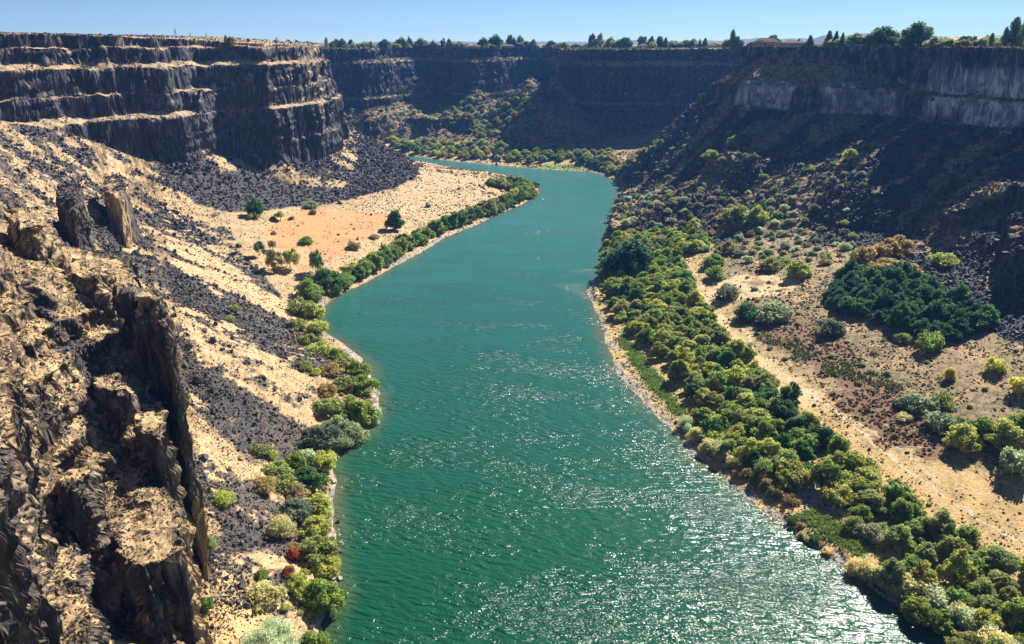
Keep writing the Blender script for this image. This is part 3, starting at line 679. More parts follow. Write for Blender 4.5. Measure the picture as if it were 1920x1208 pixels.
def rocks(name, ids, size, colr, mat):
    n = len(ids)
    v = CUBE[None]*(.62+.38*vr.random((n, 8, 1)))*vr.uniform(.55, 1.15, (n, 1, 3)); v = v+vr.normal(size=(n, 8, 3))*.13
    v = np.einsum('nij,nkj->nki', rotm(n), v)*size[:, None, None]*.5
    v = v+(CO[ids]+np.stack([vr.normal(size=n)*.5*size, vr.normal(size=n)*.5*size, size*.12], 1))[:, None]
    f = (CF[None]+(np.arange(n)*8)[:, None, None]).reshape(-1, 4)
    return mesh_np(name, v.reshape(-1, 3), f, 4, mat, np.repeat(colr, 8, 0))
n = 85000
ids = pick((flatD > .35)*flatD*(reg.reshape(-1) != 3)*(reg.reshape(-1) != 2)*inframe*np.clip(Rf/300, .5, 1.3), n)
sz = np.clip(Rf[ids]/852*1.35, .4, 1.8)*np.exp(vr.normal(size=n)*.5); sz = np.minimum(sz, 3.0)
g_ = vr.uniform(.45, 1.35, (n, 1)); c_ = np.where((CO[ids, 1] < 480)[:, None] & (CO[ids, 0] < 0)[:, None], np.array([[.105, .088, .08]]), np.array([[.068, .064, .070]]))*g_
tag(rocks('basalt_talus', ids, sz, c_, M_bould), 'loose dark basalt boulders covering the talus slopes', kind='stuff')
# scattered stones on grass and shore
grassy = ((flatD < .3) & (upf > .62) & (CO[:, 2] > .8)).astype(f32)*inframe
slope_w = (samp(inL.astype(f32), CO[:, 0], CO[:, 1])+samp(inR.astype(f32), CO[:, 0], CO[:, 1]))
n = 16000; ids = pick(grassy*(.12+slope_w)*(n_med.reshape(-1) > -.1), n)
sz = np.clip(Rf[ids]/852*1.2, .35, 1.5)*np.exp(vr.normal(size=n)*.4)
tag(rocks('scattered_rocks', ids, sz, np.array([[.085, .075, .072]])*vr.uniform(.5, 1.4, (n, 1)), M_bould), 'scattered dark rocks on the dry grass slopes', kind='stuff')
shr_ = sRv.reshape(-1); n = 9000
ids = pick(((shr_ > -7) & (shr_ < 1.0) & (CO[:, 2] > -.35) & (CO[:, 2] < 2.5)).astype(f32)*inframe, n)
sz = np.clip(Rf[ids]/852*.9, .3, .9)*np.exp(vr.normal(size=n)*.4)
tag(rocks('shore_stones', ids, sz, np.array([[.40, .36, .30]])*vr.uniform(.35, 1.3, (n, 1)), M_bould), 'pale and dark stones lining the river shore', kind='stuff')
# brush and grass tufts
def tufts(name, ids, size, colr, label, hfac=.8):
    n = len(ids); k = 6
    an = np.arange(k)*2*math.pi/k
    ring = np.stack([np.cos(an), np.sin(an), an*0], 1)[None]*vr.uniform(.6, 1.25, (n, k, 1))
    ring2 = ring*.72+np.array([0, 0, .55*hfac]); ring2[..., 2] *= vr.uniform(.6, 1.35, (n, k))
    ring2[..., :2] *= vr.uniform(.75, 1.3, (n, k, 1))
    top = np.array([[[0, 0, hfac]]])*vr.uniform(.75, 1.15, (n, 1, 1))+vr.normal(size=(n, 1, 3))*.12
    v = np.concatenate([ring-np.array([0, 0, .2]), ring2, top, top+vr.normal(size=(n, 1, 3))*.05], 1)*size[:, None, None]*.5+CO[ids][:, None]
    f = [(i, (i+1) % k, k+(i+1) % k, k+i) for i in range(k)]+[(k+i, k+(i+1) % k, 2*k, 2*k+1) if i % 2 == 0 else (k+i, k+(i+1) % k, 2*k+1, 2*k) for i in range(k)]
    f = (np.array(f, np.int32)[None]+(np.arange(n)*(2*k+2))[:, None, None]).reshape(-1, 4)
    tag(mesh_np(name, v.reshape(-1, 3), f, 4, M_tuft, np.repeat(colr, 2*k+2, 0)), label, kind='stuff')
xf, yf = CO[:, 0], CO[:, 1]; isRf = isR.reshape(-1); isLf = isL.reshape(-1)
rough = (n_big+.7*n_med).reshape(-1)
wt = grassy*isLf*(.35+(rough > 0))*(1-.6*S((samp(Z['sand'], xf, yf)+5)/5))
n = 36000; ids = pick(wt, n); sz = np.clip(Rf[ids]/852*1.1, .4, 1.5)*np.exp(vr.normal(size=n)*.35)
pal = np.array([(.32, .22, .12), (.20, .14, .08), (.15, .12, .06), (.42, .30, .16), (.13, .12, .05), (.09, .075, .05)])
tufts('dry_grass', ids, sz, pal[vr.integers(0, 6, n)]*vr.uniform(.7, 1.2, (n, 1)), 'dry grass and low brown brush dotting the north slopes')
wt = grassy*(~isLf)*(.3+1.2*(rough > -.1))*(1-.8*np.maximum(S((samp(Z['rsand'], xf, yf)+3)/5), S((samp(Z['field'], xf, yf)+3)/8)*.85))*np.where(CO[:, 2] < 14, 1, .8)*(sPR.reshape(-1) < 60)
wt = wt*np.where(CO[:, 2] < 12, .55, 1.0); n = 52000; ids = pick(wt, n); sz = np.clip(Rf[ids]/852*1.7, .6, 2.6)*np.exp(vr.normal(size=n)*.38)
pal = np.array([(.22, .20, .12), (.15, .16, .08), (.30, .25, .14), (.10, .11, .055), (.19, .15, .09), (.36, .30, .17)])
tufts('sagebrush', ids, sz, np.where((CO[ids, 2] < 12)[:, None], pal[vr.integers(0, 6, n)]*np.array([[1.35, 1.1, .8]]), pal[vr.integers(0, 6, n)])*vr.uniform(.7, 1.2, (n, 1)), 'grey green sagebrush covering the south bank and slopes')
# dark brush clumps in the marshy hollow and rim scrub
wt = (np.maximum.reduce([samp(Z['marsh2'], xf, yf), samp(Z['marsh'], xf, yf)])+8*n_med.reshape(-1) > 2).astype(f32)*inframe*(yf < 460)
n = 900; ids = pick(wt, n); tufts('dark_brush', ids, vr.uniform(.6, 1.9, n), np.array([[.13, .085, .052]])*vr.uniform(.6, 1.5, (n, 1)), 'dark brown brush clumps in the dried marsh hollow')
wt = (((sPL > 50) | (sPR > 20) | (sPF > 38)) & (z > 134)).reshape(-1).astype(f32)*inframe
n = 9000; ids = pick(wt, n); sz = vr.uniform(1.0, 2.6, n); pal = np.array([(.30, .22, .13), (.17, .14, .08), (.10, .11, .06), (.24, .15, .09)])
tufts('rim_scrub', ids, sz, pal[vr.integers(0, 4, n)]*vr.uniform(.7, 1.2, (n, 1)), 'low scrub growing along the canyon rim')
print('stuff', time.time()-T0)

# ------------------------------------------------------------------ trees and shrubs
def crown(name, lobes, leaves, size, seed, upright=0.0, fill=.35):
    """crown of leaf sprays scattered over the shells of several lobes: (cx,cy,cz,rx,ry,rz)"""
    r = np.random.default_rng(seed); lobes = np.array(lobes, float)
    wts = (lobes[:, 3]*lobes[:, 5])**1.0; k = r.choice(len(lobes), leaves, p=wts/wts.sum())
    d = r.normal(size=(leaves, 3)); d[:, 2] = d[:, 2]*.9+.25; d /= np.linalg.norm(d, axis=1, keepdims=True)
    rad = np.where(r.random(leaves) < fill, r.uniform(.35, .95, leaves), r.uniform(.8, 1.28, leaves))
    c = lobes[k, :3]+d*lobes[k, 3:]*rad[:, None]
    c[:, 2] = np.maximum(c[:, 2], .15)
    nrm = d+r.normal(size=(leaves, 3))*.7; nrm[:, 2] *= (1-upright); nrm /= np.linalg.norm(nrm, axis=1, keepdims=True)
    t = np.cross(nrm, r.normal(size=(leaves, 3))); t /= np.linalg.norm(t, axis=1, keepdims=True)
    if upright: t[:, 2] += upright*1.2*np.sign(r.random(leaves)+.5); t /= np.linalg.norm(t, axis=1, keepdims=True)
    b = np.cross(nrm, t); s = size*r.uniform(.6, 1.35, (leaves, 1)); asp = r.uniform(.45, .9, (leaves, 1))*(1-.55*upright)
    bend = nrm*s*.25
    v = np.stack([c-t*s, c+b*s*asp+bend, c+t*s*1.05-bend*.5, c-b*s*asp+bend*.6], 1)
    v[..., 2] = np.maximum(v[..., 2], .02)
    lob_sh = r.random(len(lobes)); sh = np.clip(.35*lob_sh[k]+.65*r.random(leaves), 0, 1)
    o = mesh_np(name, v.reshape(-1, 3), np.arange(leaves*4).reshape(-1, 4), 4, M_leaf, None, True, {'shade': np.repeat(sh, 4)})
    me = o.data; bpy.data.objects.remove(o); return me
def trunk(name, h, r0, seed, limbs=5, spread=.5, base=.0):
    """tapered trunk with limbs, one mesh"""
    r = random.Random(seed); V, Fc = [], []
    def tube(p, q, ra, rb, n=6, seg=3):
        p, q = Vector(p), Vector(q); ax = (q-p).normalized(); u = ax.cross(Vector((.3, .9, .2))).normalized(); w_ = ax.cross(u)
        off = Vector((r.uniform(-1, 1), r.uniform(-1, 1), 0))*(q-p).length*.06; b0 = len(V)
        for i in range(seg+1):
            t = i/seg; c = p.lerp(q, t)+off*math.sin(t*math.pi); rad = ra+(rb-ra)*t
            for j in range(n):
                a = 2*math.pi*j/n; V.append(c+u*math.cos(a)*rad+w_*math.sin(a)*rad)
        for i in range(seg):
            for j in range(n):
                Fc.append((b0+i*n+j, b0+i*n+(j+1) % n, b0+(i+1)*n+(j+1) % n, b0+(i+1)*n+j))
    top = (r.uniform(-.05, .05)*h, r.uniform(-.05, .05)*h, h*.72)
    tube((0, 0, -.6), top, r0, r0*.3, 7, 4)
    for i in range(limbs):
        t = r.uniform(.25, .85); a = r.uniform(0, 6.28); s = (top[0]*t, top[1]*t, top[2]*t)
        L_ = h*spread*r.uniform(.5, .9); e = (s[0]+math.cos(a)*L_*.75, s[1]+math.sin(a)*L_*.75, s[2]+L_*.6)
        tube(s, e, r0*.42, r0*.1, 5, 2)
    me = bpy.data.meshes.new(name); me.from_pydata([tuple(v) for v in V], [], Fc); me.materials.append(M_bark); return me
def lobes_round(seed, n, w, h, z0, flat=1.0, lr=(.26, .42)):
    r = random.Random(seed); out = []
    for i in range(n):
        a = r.uniform(0, 6.28); q = math.sqrt(r.random()); t = r.random()
        env = math.sqrt(max(.05, 1-(2*t-.75)**2*.55)); R = w*.5
        rr = r.uniform(lr[0]*.75, lr[1]*1.05)*R*1.2
        x_ = math.cos(a)*q*(R-rr*.6)*env; y_ = math.sin(a)*q*(R-rr*.6)*env; z_ = z0+rr*.6+(h-z0-rr*1.5)*t*(1-.35*q*q)
        out.append((x_*r.uniform(.9, 1.25)+.12*w*math.sin(seed*1.7), y_*r.uniform(.9, 1.2)+.1*w*math.cos(seed*2.3), z_*r.uniform(.85, 1.12), rr*r.uniform(.8, 1.25), rr*r.uniform(.8, 1.2), rr*r.uniform(.7, 1.2)*flat))
    return out
PROTO = {}
def add_proto(kind, v, mc, mt, w, h): PROTO.setdefault(kind, []).append((mc, mt, w, h))
for v in range(6):
    add_proto('willow_tree', v, crown('crown', lobes_round(10+v, 52, 8.6, 7.2, .2, 1, (.13, .25)), 4600, .34, 10+v), trunk('trunk', 5.6, .28, 10+v), 8, 7.6)
for v in range(4):
    add_proto('cottonwood_tree', v, crown('crown', lobes_round(30+v, 50, 8, 10.5, .9, 1, (.13, .25)), 4600, .36, 30+v), trunk('trunk', 8.6, .3, 30+v), 7.6, 10.5)
for v in range(3):
    add_proto('open_tree', v, crown('crown', lobes_round(50+v, 13, 8, 8.6, 1.5, 1, (.2, .34)), 1900, .34, 50+v, fill=.5), trunk('trunk', 7, .24, 50+v, 8, .55), 8, 8.6)
for v in range(4):
    add_proto('shrub', v, crown('crown', lobes_round(70+v, 26, 5.4, 3.0, 0, .9, (.16, .32)), 2200, .22, 70+v), trunk('stem', 1.8, .09, 70+v, 6, .8), 5, 3.0)
for v in range(3):
    add_proto('feathery_shrub', v, crown('crown', lobes_round(90+v, 14, 6, 4.4, 0, 1.0, (.26, .42)), 3000, .30, 90+v, upright=.7, fill=.45), trunk('stem', 3, .12, 90+v, 8, .8), 6, 4.4)
add_proto('silver_willow', 0, crown('crown', lobes_round(190, 60, 17, 8.5, 0, 1.0, (.12, .24)), 16000, .30, 190, upright=.6, fill=.3), trunk('stem', 6, .25, 190, 9, .8), 17, 8.5)
for v in range(2):
    L_ = [(random.Random(v*9+i).uniform(-.3, .3), random.Random(v*7+i).uniform(-.3, .3), 1.6+i*1.25, 1.45*math.sin(min(1, (i+1.6)/11)*math.pi)**.5+.35, 1.45*math.sin(min(1, (i+1.6)/11)*math.pi)**.5+.35, 1.3) for i in range(10)]
    add_proto('poplar_tree', v, crown('crown', L_, 2600, .34, 110+v, upright=.5), trunk('trunk', 14, .25, 110+v, 4, .1), 3.4, 14)
for v in range(2):
    L_ = [(0, 0, .9+i*.95, 2.7*(1-i/10.5)+.25, 2.7*(1-i/10.5)+.25, .75) for i in range(10)]
    add_proto('conifer_tree', v, crown('crown', L_, 2400, .34, 130+v), trunk('trunk', 9.5, .22, 130+v, 3, .1), 5.6, 10.3)
for a_, b_ in (('willow_tree', 'juniper_tree'), ('willow_tree', 'alder_tree'), ('willow_tree', 'elm_tree'), ('shrub', 'brush_shrub'), ('shrub', 'sage_bush')): PROTO[b_] = PROTO[a_]
HUE = {'green': (.14, .185, .036), 'dark green': (.050, .100, .026), 'yellow green': (.25, .265, .06), 'olive green': (.17, .19, .055), 'golden': (.23, .175, .065),
       'grey green': (.19, .22, .12), 'dusky grey': (.10, .12, .075), 'silver green': (.27, .31, .19), 'rust red': (.20, .062, .025), 'khaki': (.36, .32, .15), 'blue green': (.030, .070, .034), 'yellow': (.33, .28, .06), 'brown olive': (.20, .16, .07), 'bright green': (.15, .205, .045)}
plants = []
def plant(kind, pos, w, hue, label, cat, group=None, hs=1.0, jit=.15):
    """one plant: an Empty at its foot with crown and trunk"""
    opts = PROTO[kind]; mc, mt, pw, ph = random.choice(opts); s = w/pw
    e = bpy.data.objects.new(kind, None); COL.objects.link(e); e.empty_display_size = .5
    e.location = (pos[0], pos[1], pos[2]-.1); e.rotation_euler = (0, 0, random.uniform(0, 6.28)); e.scale = (s*random.uniform(.75, 1.3), s*random.uniform(.75, 1.3), s*hs)
    c = bpy.data.objects.new('crown', mc); COL.objects.link(c); c.parent = e
    h_ = HUE[hue]; k = random.uniform(1-jit, 1+jit); k *= 2.15; c.color = (h_[0]*k*random.uniform(1-jit*.6, 1+jit*.6), h_[1]*k, h_[2]*k, 1)
    t = bpy.data.objects.new(mt.name.split('.')[0], mt); COL.objects.link(t); t.parent = e
    tag(e, label, cat, group); plants.append(e); return e
def scatter(poly_px, spacing, n_try=6000, seed=1, grow=None):
    """feet of plants standing in a surveyed patch, no two closer than the spacing"""
    h_ = hit([p[0] for p in poly_px], [p[1] for p in poly_px]); h_ = h_[~np.isnan(h_[:, 0])][:, :2]
    r = np.random.default_rng(seed); lo, hi = h_.min(0), h_.max(0)
    P_ = lo+r.random((n_try, 2))*(hi-lo); P_ = P_[inside(P_[:, 0], P_[:, 1], h_)]; out = []
    for p in P_:
        if all((p[0]-q[0])**2+(p[1]-q[1])**2 > spacing**2 for q in out[-900:]): out.append(p)
    out = np.array(out); zz_ = height(out[:, 0], out[:, 1])
    res = np.column_stack([out, zz_]); return res[zz_ > .2]
def topx(p):
    v = np.array([p[0], p[1], p[2]-HC]); f_ = v[1]*CP-v[2]*SP; u_ = v[1]*SP+v[2]*CP
    return 960+F*v[0]/f_, 604-F*u_/f_
# ---- the thicket along the south bank
TH = [(1137, 462), (1180, 440), (1250, 436), (1318, 436), (1322, 470), (1262, 488), (1290, 530), (1318, 580), (1340, 620), (1398, 672), (1470, 752), (1540, 822), (1600, 880), (1660, 920), (1730, 960), (1800, 1010), (1935, 1075), (1980, 1190), (1960, 1260), (1830, 1240), (1730, 1170), (1690, 1110), (1640, 1075), (1700, 1060), (1640, 1000), (1580, 960), (1530, 905), (1480, 930), (1400, 890), (1330, 830), (1310, 800), (1262, 730), (1225, 680), (1160, 610), (1150, 560), (1130, 520)]
segs = [(480, 'at the upper end of the bank thicket'), (560, 'in the bank thicket beside the pale gravel spit'), (680, 'in the bank thicket above the green grass strip'), (780, 'in the bank thicket beside the grass strip end'), (880, 'in the bank thicket below the sandy path'), (980, 'in the bank thicket above the pale clearing'), (1090, 'in the bank thicket beside the orange field'), (1400, 'at the near end of the bank thicket')]
for p in scatter(TH, 6.1, 9000, 3):
    if samp(Z['lawn'], p[:1], p[1:2])[0] > -5.5 or samp(Z['lawn2'], p[:1], p[1:2])[0] > -3 or samp(Z['pale'], p[:1], p[1:2])[0] > -2: continue
    qx, qy = topx(p); r = random.random()
    nz_ = float(n2(np.array([p[0]/30]), np.array([p[1]/30]), 3)[0])
    hue = 'green' if r < .40 else 'yellow green' if r < .64+.2*nz_ else 'olive green' if r < .80 else 'dark green' if r < .93 else 'bright green'
    if qy > 900 and r > .5: hue = 'olive green'
    kind = 'cottonwood_tree' if random.random() < .35 else 'willow_tree'
    if r > .993: hue = 'golden'
    w_ = random.uniform(7.6, 11) if kind == 'willow_tree' else random.uniform(6.6, 9)
    seg = next(s for lim, s in segs if qy < lim)
    sh = 'taller' if kind == 'cottonwood_tree' else 'rounded'
    plant(kind, p, w_, hue, f'{sh} {hue} tree {seg}', 'tree', 'trees of the long thicket on the south bank', hs=random.uniform(.55, .95))
# low fringe along the water side of the thicket
def rowpx(pts, n, hue_l, kind, w, lab, cat, grp, hs=1.0, jx=6, jy=5):
    xs = [p[0] for p in pts]; ys = [p[1] for p in pts]; t = np.linspace(0, len(pts)-1, n)
    px = np.interp(t, range(len(pts)), xs)+np.array([random.uniform(-jx, jx) for _ in t]); py = np.interp(t, range(len(pts)), ys)+np.array([random.uniform(-jy, jy) for _ in t])
    for q in hit(px, py):
        if np.isnan(q[0]) or q[2] < .15: continue
        hue = random.choice(hue_l); k = random.choice(kind) if isinstance(kind, list) else kind
        plant(k, q, random.uniform(*w), hue, lab.format(hue=hue), cat, grp, hs)
rowpx([(1285, 800), (1330, 845), (1365, 870)], 9, ['khaki', 'khaki', 'silver green'], 'feathery_shrub', (5, 7.5), '{hue} feathery shrub on the bank below the green grass strip', 'shrub', 'khaki shrubs below the grass strip')
rowpx([(1390, 890), (1430, 915), (1475, 945)], 7, ['brown olive', 'olive green'], ['feathery_shrub', 'shrub'], (4, 6), '{hue} shrub on the waterline beside the dark rocky shore', 'shrub', 'dull shrubs at the waterline')
rowpx([(1440, 905), (1480, 890), (1500, 915)], 5, ['olive green', 'grey green'], 'feathery_shrub', (8, 10), 'large {hue} willow bush left of the pale clearing', 'shrub', 'large bushes left of the clearing', 1.2)
rowpx([(1600, 1000), (1650, 1015), (1680, 1030)], 6, ['grey green', 'olive green'], 'feathery_shrub', (5, 7), '{hue} shrub beside the lower bright grass patch', 'shrub', 'shrubs beside the lower grass patch')
rowpx([(1610, 1075), (1660, 1090), (1710, 1110), (1755, 1140)], 12, ['khaki', 'grey green', 'khaki'], 'feathery_shrub', (5.5, 8), '{hue} feathery shrub on the bank below the lower grass patch', 'shrub', 'khaki shrubs on the near south bank')
rowpx([(1730, 1130), (1790, 1165), (1850, 1205), (1900, 1240)], 12, ['khaki', 'silver green', 'khaki'], 'feathery_shrub', (6, 9), '{hue} feathery shrub at the near corner of the south bank', 'shrub', 'khaki shrubs at the near corner')
rowpx([(1490, 985), (1540, 1030), (1600, 1075)], 12, ['brown olive', 'khaki', 'dark green'], 'shrub', (2.5, 4), 'low {hue} shrub on the waterline below the lower grass patch', 'shrub', 'low waterline shrubs')
